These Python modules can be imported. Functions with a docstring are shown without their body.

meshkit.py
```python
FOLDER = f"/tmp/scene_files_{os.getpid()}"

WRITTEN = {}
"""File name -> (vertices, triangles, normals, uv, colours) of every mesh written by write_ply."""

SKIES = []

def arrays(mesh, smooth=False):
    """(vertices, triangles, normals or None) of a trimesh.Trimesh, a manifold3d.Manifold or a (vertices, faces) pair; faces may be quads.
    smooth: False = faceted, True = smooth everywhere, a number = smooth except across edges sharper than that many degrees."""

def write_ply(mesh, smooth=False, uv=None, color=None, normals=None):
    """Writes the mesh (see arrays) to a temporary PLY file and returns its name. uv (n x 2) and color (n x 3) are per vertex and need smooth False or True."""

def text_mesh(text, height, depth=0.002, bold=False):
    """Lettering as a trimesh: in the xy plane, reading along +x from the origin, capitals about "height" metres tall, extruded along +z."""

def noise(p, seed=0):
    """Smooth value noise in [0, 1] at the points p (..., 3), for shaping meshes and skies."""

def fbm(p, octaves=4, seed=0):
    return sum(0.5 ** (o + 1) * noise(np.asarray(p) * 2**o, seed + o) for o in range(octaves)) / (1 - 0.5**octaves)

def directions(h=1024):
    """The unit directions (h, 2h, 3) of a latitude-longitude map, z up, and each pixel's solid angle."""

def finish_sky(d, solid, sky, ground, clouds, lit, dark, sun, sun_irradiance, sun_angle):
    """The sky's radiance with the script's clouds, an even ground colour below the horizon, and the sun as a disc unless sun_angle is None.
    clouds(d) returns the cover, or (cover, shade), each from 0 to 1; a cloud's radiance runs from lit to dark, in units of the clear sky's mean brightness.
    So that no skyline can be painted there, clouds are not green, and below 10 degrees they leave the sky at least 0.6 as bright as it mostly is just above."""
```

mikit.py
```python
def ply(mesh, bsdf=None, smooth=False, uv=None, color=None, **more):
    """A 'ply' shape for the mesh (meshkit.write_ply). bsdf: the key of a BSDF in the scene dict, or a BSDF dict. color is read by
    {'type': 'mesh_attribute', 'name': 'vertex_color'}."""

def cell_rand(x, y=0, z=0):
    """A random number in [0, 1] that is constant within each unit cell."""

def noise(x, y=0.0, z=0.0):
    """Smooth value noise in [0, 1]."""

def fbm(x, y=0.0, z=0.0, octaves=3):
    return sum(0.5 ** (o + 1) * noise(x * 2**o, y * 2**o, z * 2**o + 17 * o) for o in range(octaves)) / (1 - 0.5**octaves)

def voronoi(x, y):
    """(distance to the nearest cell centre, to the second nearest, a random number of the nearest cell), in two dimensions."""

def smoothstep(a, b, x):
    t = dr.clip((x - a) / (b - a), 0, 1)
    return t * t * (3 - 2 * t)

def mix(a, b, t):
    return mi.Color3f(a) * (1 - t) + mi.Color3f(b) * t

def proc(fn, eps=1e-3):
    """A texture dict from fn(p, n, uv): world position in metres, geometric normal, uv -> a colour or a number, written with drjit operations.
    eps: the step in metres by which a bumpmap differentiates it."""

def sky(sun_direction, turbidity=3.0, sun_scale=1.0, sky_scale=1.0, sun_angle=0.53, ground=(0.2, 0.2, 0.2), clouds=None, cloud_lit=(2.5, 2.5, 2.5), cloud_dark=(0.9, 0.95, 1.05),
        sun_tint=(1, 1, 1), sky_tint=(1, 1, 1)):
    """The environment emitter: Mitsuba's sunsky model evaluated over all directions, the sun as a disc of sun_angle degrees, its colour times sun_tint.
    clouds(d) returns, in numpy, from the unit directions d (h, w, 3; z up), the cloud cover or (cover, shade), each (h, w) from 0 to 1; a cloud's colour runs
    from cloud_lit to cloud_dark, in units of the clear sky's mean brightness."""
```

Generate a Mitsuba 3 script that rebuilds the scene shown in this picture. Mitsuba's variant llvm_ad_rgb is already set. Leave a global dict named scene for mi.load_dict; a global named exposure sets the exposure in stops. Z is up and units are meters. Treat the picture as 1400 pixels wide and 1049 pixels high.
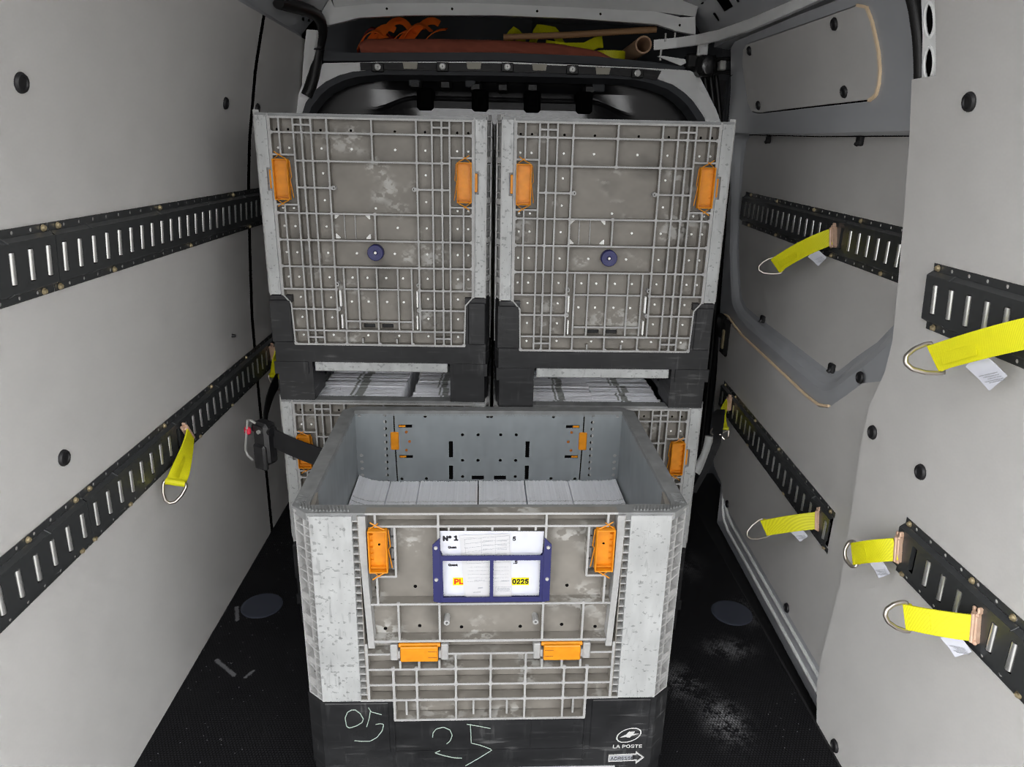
import math, random
import numpy as np, trimesh, drjit as dr, mitsuba as mi, mikit, meshkit
from mikit import proc, noise, fbm, cell_rand, smoothstep, mix
from shapely.geometry import Polygon, box as sbox, Point
from shapely import affinity

T = mi.ScalarTransform4f
random.seed(7)
rng = np.random.default_rng(7)

# ------------------------------------------------------------------ camera, sky, exposure
CAM = np.array([0.0, 0.0, 1.433])
pitch, yaw, roll = 0.323, 0.0302, 0.0206
_f = np.array([math.sin(yaw) * math.cos(pitch), math.cos(yaw) * math.cos(pitch), -math.sin(pitch)])
_r = np.array([math.cos(yaw), -math.sin(yaw), 0.0]); _u = np.cross(_r, _f)
_up = _u * math.cos(roll) - _r * math.sin(roll)
scene = {'type': 'scene'}
scene['camera'] = {'type': 'perspective', 'fov': 72.435, 'fov_axis': 'x', 'near_clip': 0.02, 'far_clip': 200.0,
                   'to_world': T().look_at(origin=CAM.tolist(), target=(CAM + _f).tolist(), up=_up.tolist())}
scene['sky'] = mikit.sky((-0.25, -0.75, 0.62), turbidity=4.0, sun_scale=0.0, ground=(0.30, 0.295, 0.29),
                         clouds=lambda d: (np.ones(d.shape[:2]), 0.35 * meshkit.fbm(d * 3.0, 3)),
                         cloud_lit=(1.5, 1.5, 1.5), cloud_dark=(1.1, 1.12, 1.16))
exposure = 4.9

labels = {}

# ------------------------------------------------------------------ materials
def rgb(*c): return {'type': 'rgb', 'value': list(c)}
def mat(name, color, rough=0.5, spec=0.5, metallic=0.0, bump=None, bscale=1.0, **kw):
    b = {'type': 'principled', 'base_color': color if isinstance(color, dict) else rgb(*color),
         'roughness': rough, 'specular': spec, 'metallic': metallic, **kw}
    if bump is not None:
        b = {'type': 'bumpmap', 'arbitrary': bump, 'scale': bscale, 'bsdf': b}
    scene['m_' + name] = {'type': 'twosided', 'bsdf': b}

def f_liner(p, n, uv):
    v = fbm(p.x * 9 + p.y * 5, p.y * 9, p.z * 9)
    w = noise(p.x * 300, p.y * 300, p.z * 300)
    return mi.Color3f(0.51, 0.50, 0.485) * (0.94 + 0.09 * v + 0.03 * w)
def f_floor_hex(p):
    s = 125.0
    x, y = p.x * s, p.y * s
    r3 = 1.7320508
    def m(a, b): return a - b * dr.floor(a / b)
    ax, ay = m(x, 1.0) - 0.5, m(y, r3) - r3 / 2
    bx, by = m(x - 0.5, 1.0) - 0.5, m(y - r3 / 2, r3) - r3 / 2
    use = ax * ax + ay * ay < bx * bx + by * by
    gx, gy = dr.abs(dr.select(use, ax, bx)), dr.abs(dr.select(use, ay, by))
    return dr.maximum(gx, gx * 0.5 + gy * 0.8660254)
def f_floor(p, n, uv):
    h = f_floor_hex(p)
    flat = 1 - smoothstep(0.36, 0.45, h)
    def blob(cx, cy, rx, ry): return dr.exp(-(dr.square((p.x - cx) / rx) + dr.square((p.y - cy) / ry)))
    d = blob(0.63, 1.47, 0.045, 0.06) * 1.1 + blob(0.55, 1.61, 0.05, 0.06) * 0.6 + blob(0.73, 1.75, 0.06, 0.04) * 0.7 + blob(0.87, 1.93, 0.05, 0.07) * 0.5 + blob(0.72, 2.2, 0.06, 0.08) * 0.25
    d = d * smoothstep(0.36, 0.66, 0.55 * fbm(p.x * 30, p.y * 30, 1.0) + 0.45 * fbm(p.x * 150, p.y * 150, 6.0)) + 0.03 * fbm(p.x * 7, p.y * 7, 3.0)
    gx, gy = dr.floor(p.x * 420), dr.floor(p.y * 420)
    speck = dr.select(cell_rand(gx, gy, 5.0) > 0.9975, 0.35, 0.0) * smoothstep(0.42, 0.6, noise(p.x * 6, p.y * 6, 8.0))
    # pale rubbed marks on the left of the floor
    def seg(x0, y0, x1, y1, w):
        dx, dy = x1 - x0, y1 - y0
        L = dx * dx + dy * dy
        t = dr.clip(((p.x - x0) * dx + (p.y - y0) * dy) / L, 0, 1)
        q = dr.sqrt(dr.square(p.x - x0 - t * dx) + dr.square(p.y - y0 - t * dy))
        return 1 - smoothstep(w * 0.5, w, q + 0.004 * noise(p.x * 200, p.y * 200, 2.0))
    mark = (seg(-0.824, 1.95, -0.80, 1.885, 0.010) + seg(-0.795, 1.70, -0.725, 1.64, 0.010) + seg(-0.69, 1.631, -0.675, 1.656, 0.008)) * 0.18
    return mi.Color3f(0.0065, 0.0065, 0.0075) * (0.45 + 1.0 * flat) + mi.Color3f(0.30, 0.30, 0.31) * (d * (0.08 + 0.92 * flat) * 0.6 + speck) + mi.Color3f(0.6, 0.6, 0.63) * mark
def f_floor_b(p, n, uv): return -smoothstep(0.34, 0.48, f_floor_hex(p))
def scuff(p, s=1.0):
    return fbm(p.x * 22 * s + 3, p.y * 22 * s, p.z * 22 * s, 4)
def f_crate(p, n, uv):
    a = scuff(p); b = noise(p.x * 240, p.y * 240, p.z * 240)
    return mi.Color3f(0.29, 0.29, 0.285) * (0.72 + 0.45 * a + 0.1 * b)
def f_panel(p, n, uv):
    a = scuff(p, 0.8); b = fbm(p.x * 70, p.y * 70, p.z * 70, 3)
    pale = smoothstep(0.56, 0.76, fbm(p.x * 13 + 9, p.y * 13, p.z * 13 + 4, 4)) * smoothstep(0.42, 0.6, b)
    dark = smoothstep(0.58, 0.8, fbm(p.x * 10 - 4, p.y * 10, p.z * 10, 3))
    c = mi.Color3f(0.162, 0.150, 0.132) * (0.75 + 0.42 * a + 0.12 * b)
    c = c * (1 - 0.35 * dark)
    return mix(c, mi.Color3f(0.46, 0.46, 0.44), pale * 0.55)
def f_strip(p, n, uv):
    v = fbm(p.x * 60, p.y * 60, p.z * 14, 3); h = fbm(p.x * 130, p.y * 130, p.z * 130, 3)
    scratch = smoothstep(0.60, 0.78, fbm(p.x * 130, p.y * 130, p.z * 25, 3))
    big = fbm(p.x * 12, p.y * 12, p.z * 12, 4)
    c = mi.Color3f(0.325, 0.333, 0.33) * (0.62 + 0.3 * v + 0.36 * big)
    return c * (1 - 0.22 * scratch - 0.35 * smoothstep(0.62, 0.74, h))
def f_rim(p, n, uv):
    a = fbm(p.x * 40, p.y * 40, p.z * 40, 4)
    return mi.Color3f(0.16, 0.164, 0.164) * (0.65 + 0.6 * a)
def f_inner(p, n, uv):
    a = fbm(p.x * 12, p.y * 12, p.z * 12, 4); s = fbm(p.x * 60, p.y * 60, p.z * 12, 2)
    return mi.Color3f(0.185, 0.203, 0.213) * (0.78 + 0.3 * a + 0.12 * s)
def f_black(p, n, uv):
    a = fbm(p.x * 14, p.y * 14, p.z * 30, 3)
    patch = smoothstep(0.45, 0.7, fbm(p.x * 9 + 5, p.y * 9, p.z * 9, 3))
    s = smoothstep(0.58, 0.85, fbm(p.x * 18, p.y * 18, p.z * 120, 4)) + 0.7 * smoothstep(0.60, 0.85, fbm(p.x * 110, p.y * 110, p.z * 14, 4))
    return mi.Color3f(0.012, 0.0123, 0.0132) * (0.6 + 0.8 * a) + mi.Color3f(0.1, 0.1, 0.1) * (s * (0.2 + 0.8 * patch) * 0.5 + 0.06 * patch)
def f_orange(p, n, uv):
    a = fbm(p.x * 60, p.y * 60, p.z * 60, 3)
    return mi.Color3f(0.58, 0.208, 0.006) * (0.8 + 0.3 * a)
def f_yellow(p, n, uv):
    w = 0.5 + 0.5 * dr.sin((p.y + p.x * 0.5) * 2800)
    return mi.Color3f(0.63, 0.605, 0.010) * (0.88 + 0.16 * w)
def f_body(p, n, uv):
    return mi.Color3f(0.36, 0.371, 0.388) * (0.96 + 0.08 * fbm(p.x * 5, p.y * 5, p.z * 5))
def f_wood(p, n, uv):
    return mix((0.42, 0.25, 0.13), (0.30, 0.16, 0.08), fbm(p.x * 6, p.y * 90, p.z * 90))
def f_ply(p, n, uv):
    return mix((0.82, 0.66, 0.45), (0.66, 0.50, 0.33), fbm(p.x * 400, p.y * 30, p.z * 30))
def f_terra(p, n, uv):
    return mi.Color3f(0.33, 0.10, 0.065) * (0.8 + 0.4 * fbm(p.x * 30, p.y * 30, p.z * 30))
def f_copper(p, n, uv):
    return mix((0.50, 0.31, 0.21), (0.66, 0.48, 0.36), fbm(p.x * 90, p.y * 90, p.z * 90))

mat('liner', proc(f_liner), 0.5, 0.35)
mat('floor', proc(f_floor), 0.6, 0.12, bump=proc(f_floor_b, 5e-4), bscale=0.0006)
mat('crate', proc(f_crate), 0.5, 0.4)
mat('panel', proc(f_panel), 0.55, 0.35)
mat('strip', proc(f_strip), 0.42, 0.5)
mat('rim', proc(f_rim), 0.45, 0.5)
mat('inner', proc(f_inner), 0.42, 0.5)
mat('black', proc(f_black), 0.45, 0.3)
mat('orange', proc(f_orange), 0.45, 0.4)
mat('yellow', proc(f_yellow), 0.5, 0.35)
mat('body', proc(f_body), 0.28, 0.5, clearcoat=0.5, clearcoat_gloss=0.9)
mat('wood', proc(f_wood), 0.6, 0.3)
mat('ply', proc(f_ply), 0.65, 0.2)
mat('terra', proc(f_terra), 0.9, 0.1)
mat('copper', proc(f_copper), 0.4, 0.6, 0.4)
mat('body_white', (0.80, 0.81, 0.80), 0.25, 0.5, clearcoat=0.6, clearcoat_gloss=0.9)
mat('gloss_black', (0.010, 0.010, 0.011), 0.2, 0.75)
mat('black_plain', (0.012, 0.012, 0.013), 0.5, 0.4)
mat('dark', (0.004, 0.004, 0.004), 0.9, 0.0)
mat('rubber', (0.008, 0.008, 0.008), 0.45, 0.4)
mat('rail', (0.032, 0.034, 0.035), 0.36, 0.55, 0.0)
mat('zinc', (0.72, 0.72, 0.70), 0.28, 0.5, 0.85)
mat('brass', (0.62, 0.52, 0.32), 0.3, 0.5, 0.8)
mat('steel', (0.52, 0.52, 0.50), 0.35, 0.5, 0.6)
mat('chrome', (0.45, 0.41, 0.37), 0.2, 0.5, 0.9)
mat('slip', (0.46, 0.46, 0.47), 0.8, 0.1)
mat('paper', (0.50, 0.51, 0.56), 0.8, 0.1)
mat('letters', {'type': 'mesh_attribute', 'name': 'vertex_color'}, 0.8, 0.1)
mat('blue', (0.014, 0.015, 0.082), 0.4, 0.45)
mat('stud', (0.72, 0.72, 0.70), 0.6, 0.2)
mat('ink', (0.015, 0.015, 0.018), 0.7, 0.1)
mat('ink_grey', (0.30, 0.31, 0.33), 0.8, 0.1)
mat('red_ink', (0.5, 0.03, 0.02), 0.7, 0.1)
mat('highlight', (0.60, 0.50, 0.012), 0.7, 0.1)
mat('chalk', (0.27, 0.33, 0.29), 0.9, 0.0)
mat('white_print', (0.45, 0.45, 0.44), 0.7, 0.1)
mat('shelf', (0.06, 0.064, 0.07), 0.6, 0.3)
mat('cap', (0.035, 0.04, 0.055), 0.35, 0.4)
mat('cardboard', (0.50, 0.33, 0.22), 0.8, 0.1)
mat('orange_web', (0.85, 0.17, 0.02), 0.6, 0.2)
mat('red_web', (0.22, 0.015, 0.015), 0.6, 0.2)
mat('red', (0.55, 0.02, 0.05), 0.4, 0.4)
mat('cream', (0.52, 0.49, 0.42), 0.6, 0.2)
mat('web_black', (0.016, 0.016, 0.017), 0.7, 0.2)
mat('clip_dark', (0.30, 0.10, 0.02), 0.6, 0.2)

# ------------------------------------------------------------------ helpers
counts = {}
def key_for(name, parent=None):
    k = (parent + '__' if parent else '') + name
    if k not in counts:
        counts[k] = 0; return k
    counts[k] += 1
    return f'{k}_{counts[k]:03d}'
def obj(name, mesh, m, parent=None, label=None, cat=None, group=None, kind=None, smooth=30, M=None, color=None):
    k = key_for(name, parent)
    d = mesh if isinstance(mesh, dict) else mikit.ply(mesh, 'm_' + m, smooth, color=color)
    scene[k] = {**d, 'to_world': M} if M is not None else d
    tag(k, label, cat, group, kind)
    return k
def tag(k, label=None, cat=None, group=None, kind=None):
    e = {a: b for a, b in (('label', label), ('category', cat), ('group', group), ('kind', kind)) if b}
    if e: labels[k] = {**labels.get(k, {}), **e}
def thing(name, label, cat, group=None, kind=None):
    k = key_for(name); tag(k, label, cat, group, kind); return k
cat_ = trimesh.util.concatenate
_BF = np.array([[0, 2, 1], [0, 3, 2], [4, 5, 6], [4, 6, 7], [0, 1, 5], [0, 5, 4], [1, 2, 6], [1, 6, 5], [2, 3, 7], [2, 7, 6], [3, 0, 4], [3, 4, 7]])
def mk(v, f): return trimesh.Trimesh(np.asarray(v, float), np.asarray(f), process=False)
def bx(x0, x1, y0, y1, z0, z1):
    x0, x1 = min(x0, x1), max(x0, x1); y0, y1 = min(y0, y1), max(y0, y1); z0, z1 = min(z0, z1), max(z0, z1)
    return mk([[x0, y0, z0], [x1, y0, z0], [x1, y1, z0], [x0, y1, z0], [x0, y0, z1], [x1, y0, z1], [x1, y1, z1], [x0, y1, z1]], _BF)
def cbx(x0, x1, y0, y1, z0, z1, c=0.003):
    import manifold3d as m3
    hx = [(x0 + c, x1 - c, y0, y1, z0 + c, z1 - c), (x0, x1, y0 + c, y1 - c, z0 + c, z1 - c), (x0 + c, x1 - c, y0 + c, y1 - c, z0, z1)]
    pts = np.vstack([bx(*h).vertices for h in hx])
    m = m3.Manifold.hull_points(pts).to_mesh()
    return mk(m.vert_properties[:, :3], m.tri_verts)
def xform(m, A):
    m = m.copy(); m.apply_transform(A); return m
def frame(o, ex, ey, ez):
    A = np.eye(4); A[:3, 0], A[:3, 1], A[:3, 2], A[:3, 3] = ex, ey, ez, o; return A
def mirror(m, W=0.0):
    v = m.vertices.copy(); v[:, 0] = 2 * W - v[:, 0]; return mk(v, m.faces[:, ::-1])
def mirror_y(m, W):
    v = m.vertices.copy(); v[:, 1] = 2 * W - v[:, 1]; return mk(v, m.faces[:, ::-1])
def extr(poly, h):
    polys = getattr(poly, 'geoms', [poly])
    return cat_([trimesh.creation.extrude_polygon(g, h, engine='earcut') for g in polys if g.area > 1e-9])
def prism_z(pts, z0, z1):
    m = extr(Polygon(pts), z1 - z0); m.apply_translation([0, 0, z0]); return m
XZ = frame([0, 0, 0], [1, 0, 0], [0, 0, 1], [0, -1, 0])      # polygon (x, z), extruded towards -y
def plate_xz(poly, y0, y1):                                   # plate between y0 < y1
    m = extr(poly, y1 - y0); m = xform(m, XZ); m.apply_translation([0, y1, 0]); return m
def cyl(p0, p1, r, n=12, r1=None):
    p0, p1 = np.asarray(p0, float), np.asarray(p1, float)
    return tube([p0, p1], [r, r if r1 is None else r1], n)
def tube(P, R, n=8, closed=False, flat=None):
    """a tube along the points P; flat=(a, b): a rectangle a wide along the side vector and b thick"""
    P = np.asarray(P, float); N = len(P)
    R = np.broadcast_to(R, (N,))
    if closed: t = np.roll(P, -1, 0) - np.roll(P, 1, 0)
    else: t = np.gradient(P, axis=0)
    t /= np.linalg.norm(t, axis=1, keepdims=True) + 1e-12
    a = np.cross(t[0], [0, 0, 1.0] if abs(t[0][2]) < 0.9 else [1.0, 0, 0]); a /= np.linalg.norm(a)
    V = []
    ang = np.arange(n) * 2 * np.pi / n
    for i in range(N):
        a = a - t[i] * (a @ t[i]); a /= np.linalg.norm(a); b = np.cross(t[i], a)
        V.append(P[i] + R[i] * (np.cos(ang)[:, None] * a + np.sin(ang)[:, None] * b))
    V = np.vstack(V); F = []
    for i in range(N if closed else N - 1):
        j0, j1 = i * n, ((i + 1) % N) * n
        for k in range(n):
            k2 = (k + 1) % n
            F += [[j0 + k, j0 + k2, j1 + k2], [j0 + k, j1 + k2, j1 + k]]
    if not closed:
        for k in range(1, n - 1):
            F += [[0, k + 1, k], [(N - 1) * n, (N - 1) * n + k, (N - 1) * n + k + 1]]
    m = mk(V, F); m.fix_normals() if False else None
    return m
def ribbon(P, S, w, th):
    """webbing along the points P, w wide along the side vectors S, th thick"""
    P = np.asarray(P, float); S = np.broadcast_to(np.asarray(S, float), P.shape)
    t = np.gradient(P, axis=0); t /= np.linalg.norm(t, axis=1, keepdims=True)
    S = S - t * (S * t).sum(1, keepdims=True); S = S / np.linalg.norm(S, axis=1, keepdims=True)
    Nn = np.cross(t, S); w = np.broadcast_to(w, (len(P),))[:, None]
    V = np.stack([P - S * w / 2 - Nn * th / 2, P + S * w / 2 - Nn * th / 2, P + S * w / 2 + Nn * th / 2, P - S * w / 2 + Nn * th / 2], 1).reshape(-1, 3)
    F = []
    for i in range(len(P) - 1):
        a, b = 4 * i, 4 * i + 4
        for k in range(4):
            k2 = (k + 1) % 4
            F += [[a + k, a + k2, b + k2], [a + k, b + k2, b + k]]
    F += [[0, 2, 1], [0, 3, 2]]; e = 4 * (len(P) - 1); F += [[e, e + 1, e + 2], [e, e + 2, e + 3]]
    return mk(V, F)
def bez(a, b, c, n=10, d=None):
    t = np.linspace(0, 1, n)[:, None]; a, b, c = map(lambda q: np.asarray(q, float), (a, b, c))
    if d is None: return (1 - t) ** 2 * a + 2 * t * (1 - t) * b + t * t * c
    d = np.asarray(d, float)
    return (1 - t) ** 3 * a + 3 * t * (1 - t) ** 2 * b + 3 * t * t * (1 - t) * c + t ** 3 * d
def lathe(prof, n=20):
    return trimesh.creation.revolve(np.asarray(prof, float), sections=n)
def text(s, h, d=0.0004, bold=False): return meshkit.text_mesh(s, h, d, bold)
def on_face(m, x, z, y=0.0, ang=0.0, sx=1.0):
    """lettering in the xy plane -> standing on the face y, reading along x"""
    m = m.copy(); m.apply_scale([sx, 1, 1]); m = xform(m, trimesh.transformations.rotation_matrix(ang, [0, 0, 1]))
    m = xform(m, XZ); m.apply_translation([x, y, z]); return m
def rrect(x0, x1, y0, y1, r): return sbox(x0 + r, y0 + r, x1 - r, y1 - r).buffer(r, quad_segs=4)

# the van wall: distance of the wall from the middle at height z
PZ = [0, .58, .74, .86, 1.1, 1.315, 1.45, 1.66, 1.81, 2.05]
PX = [.855, .853, .851, .849, .833, .816, .799, .76, .72, .63]
def xl(z): return -np.interp(z, PZ, PX)
def xr(z): return np.interp(z, PZ, PX) + 0.02
def surf(poly, fx, th=0.004, dz=0.05, dy=0.5):
    """a sheet with outline poly in (y, z), its inner face at x = fx(y, z), th thick along x"""
    out = []
    y0, z0, y1, z1 = poly.bounds
    zs = np.arange(math.floor(z0 / dz) * dz, z1 + dz, dz)
    for a in zs:
        piece = poly.intersection(sbox(y0 - 1, a, y1 + 1, a + dz))
        for g in getattr(piece, 'geoms', [piece]):
            if g.geom_type != 'Polygon' or g.area < 1e-8: continue
            m = trimesh.creation.extrude_polygon(g, 1.0, engine='earcut')
            y, z, t = m.vertices[:, 0].copy(), m.vertices[:, 1].copy(), m.vertices[:, 2].copy()
            m = mk(np.stack([np.array([fx(q, w) for q, w in zip(y, z)]) + t * th, y, z], 1), m.faces)
            out.append(m)
    return cat_(out)
def button(center, normal, r=0.017, h=0.007):
    n = np.asarray(normal, float); n /= np.linalg.norm(n)
    m = cat_([lathe([[0, 0], [r, 0], [r, h * 0.35], [r * 0.86, h * 0.9], [r * 0.62, h], [r * 0.55, h * 0.62], [0, h * 0.62]], 20)])
    a = np.cross(n, [0, 1, 0]); a /= np.linalg.norm(a)
    return xform(m, frame(center, a, np.cross(n, a), n))
def quadstrip(A, B):
    A, B = np.asarray(A, float), np.asarray(B, float); n = len(A)
    F = []
    for i in range(n - 1): F += [[i, i + 1, n + i + 1], [i, n + i + 1, n + i]]
    return mk(np.vstack([A, B]), F)
def resample(P, n):
    P = np.asarray(P, float); s = np.r_[0, np.cumsum(np.linalg.norm(np.diff(P, axis=0), axis=1))]
    q = np.linspace(0, s[-1], n); return np.stack([np.interp(q, s, P[:, k]) for k in range(P.shape[1])], 1)

# ================================================================== THE VAN
Y0, Y1 = 0.45, 2.98
# floor
fl = obj('floor', bx(-0.90, 0.875, Y0, 3.12, -0.03, 0.0), 'floor', kind='structure', smooth=False)
obj('sill_step', cat_([bx(0.872, 1.10, Y0, 3.12, -0.10, -0.07), bx(0.869, 0.8765, Y0, 2.62, -0.10, 0.0012)]), 'black_plain', fl, smooth=False)
for cx, cy, lb in ((0.797, 1.925, 'round translucent cover cap let into the black floor right of the front crate'), (-0.745, 1.958, 'round dark cover cap let into the black floor left of the front crate')):
    c = lathe([[0, 0], [0.066, 0], [0.066, 0.0015], [0.062, 0.003], [0.053, 0.003], [0.051, 0.0022], [0, 0.0022]], 36); c.apply_translation([cx, cy, 0])
    obj('floor_cap', c, 'cap', label=lb, cat='cover cap', group='round floor caps')
# left wall
def left(y, z): return float(xl(z))
wl = key_for('wall_left'); tag(wl, kind='structure')
def lsheet(poly, th=-0.01): return surf(poly, left, th)
obj('panel', lsheet(sbox(Y0, 0.0, 2.422, 1.812)), 'liner', wl, smooth=40)
obj('panel', lsheet(Polygon([(2.448, 0), (3.02, 0), (3.02, 1.60), (2.99, 1.70), (2.93, 1.812), (2.448, 1.812)])), 'liner', wl, smooth=40)
obj('seam', surf(sbox(2.4215, 0, 2.4485, 1.812), lambda y, z: left(y, z) + .0006, -.012), 'dark', wl)
obj('backing', surf(sbox(Y0, -0.03, 3.30, 2.05), lambda y, z: float(xl(z)) - 0.03, -0.01), 'dark', wl)
for y, z in ((1.274, 1.522), (2.198, 1.544), (2.483, 1.544), (1.29, 0.835)):
    n = np.array([1.0, 0, (xl(z + .02) - xl(z - .02)) / -0.04])
    obj('fastener', button([xl(z), y, z], n), 'black_plain', wl)
s = lathe([[0, 0], [.006, 0], [.004, .012], [0, .013]], 10); obj('hook', xform(s, frame([xl(.839), 2.233, .839], [0, 1, 0], [0, 0, 1], [1, 0, 0])), 'black_plain', wl)
# steel above the left liner and the left pillar
lc = [(-.735, 1.805), (-.735, 1.83), (-.70, 1.87), (-.66, 1.905), (-.63, 1.945), (-.60, 1.97)]
def strip_y(prof, y0, y1, th=0.004):
    A = np.array([[x, y0, z] for x, z in prof]); B = np.array([[x, y1, z] for x, z in prof]); return quadstrip(A, B)
t1 = obj('trim_1', strip_y(lc, Y0, 2.95), 'body', kind='structure', smooth=40)
tr = []
for y, z, w in ((2.88, 1.90, .012), (2.84, 1.87, .008), (2.905, 1.875, .006)):
    x = np.interp(z, [q[1] for q in lc], [q[0] for q in lc]); tr.append(cbx(x - .002, x + .003, y - w, y + w, z - w, z + w, .001))
obj('hole', cat_(tr), 'dark', t1)
pil = [(3.03, 1.0), (3.02, 1.40), (3.0, 1.58), (2.97, 1.68), (2.93, 1.76), (2.90, 1.84), (2.90, 1.95)]
def pillar(sg, off, ztop):
    # a rounded post, swept along the wall's front end
    P = []
    for yy, z in pil:
        if z > ztop: continue
        x0 = np.interp(z, PZ, PX) * -1 if sg < 0 else xr(z) + off
        P.append([x0, yy, z])
    P = resample(np.array(P), 16)
    w = np.interp(P[:, 2], [1, 1.55, 1.7, 1.85], [.030, .034, .042, .044])
    rows = []
    for q, ww in zip(P, w):
        rows.append([[q[0] - sg * 0.02, q[1] - .004, q[2]], [q[0] - sg * 0.008, q[1] - 0.012, q[2]], [q[0] - sg * (ww * .6), q[1] - .008, q[2]], [q[0] - sg * ww, q[1] + .004, q[2]], [q[0] - sg * (ww + .006), q[1] + .03, q[2]]])
    rows = np.array(rows)
    return cat_([quadstrip(rows[:, k], rows[:, k + 1]) for k in range(4)])
t2 = obj('trim_2', pillar(-1, 0, 1.86), 'body_white', kind='structure', smooth=60)
obj('hole', xform(lathe([[0, 0], [.005, 0], [.005, .001], [0, .001]], 10), frame([-.748, 2.972, 1.665], [1, 0, 0], [0, 0, 1], [0, -1, 0])), 'dark', t2)
# black hose on the left pillar
hose = cat_([tube(bez([-.69, 2.50, 1.862], [-.655, 2.70, 1.87], [-.62, 2.93, 1.92], 14, [-.672, 2.955, 1.80]), .021, 10),
             tube(bez([-.675, 2.96, 1.81], [-.69, 2.965, 1.74], [-.70, 2.97, 1.68], 10, [-.735, 2.965, 1.615]), .024, 10),
             tube(bez([-.73, 2.90, 1.945], [-.69, 2.91, 1.93], [-.66, 2.92, 1.95], 10, [-.655, 2.95, 1.88]), .008, 8)])
hk = obj('cable_bundle', hose, 'rubber', label='thick black taped cable bundle running down the left pillar beside the overhead shelf', cat='cable', smooth=50)
obj('clamp', cat_([tube(np.array([-.685, 2.955, 1.78]) + .027 * np.stack([np.cos(a := np.linspace(0, 2 * np.pi, 16, endpoint=False)), np.sin(a), 0 * a], 1), .004, 6, True)]), 'gloss_black', hk)

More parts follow.
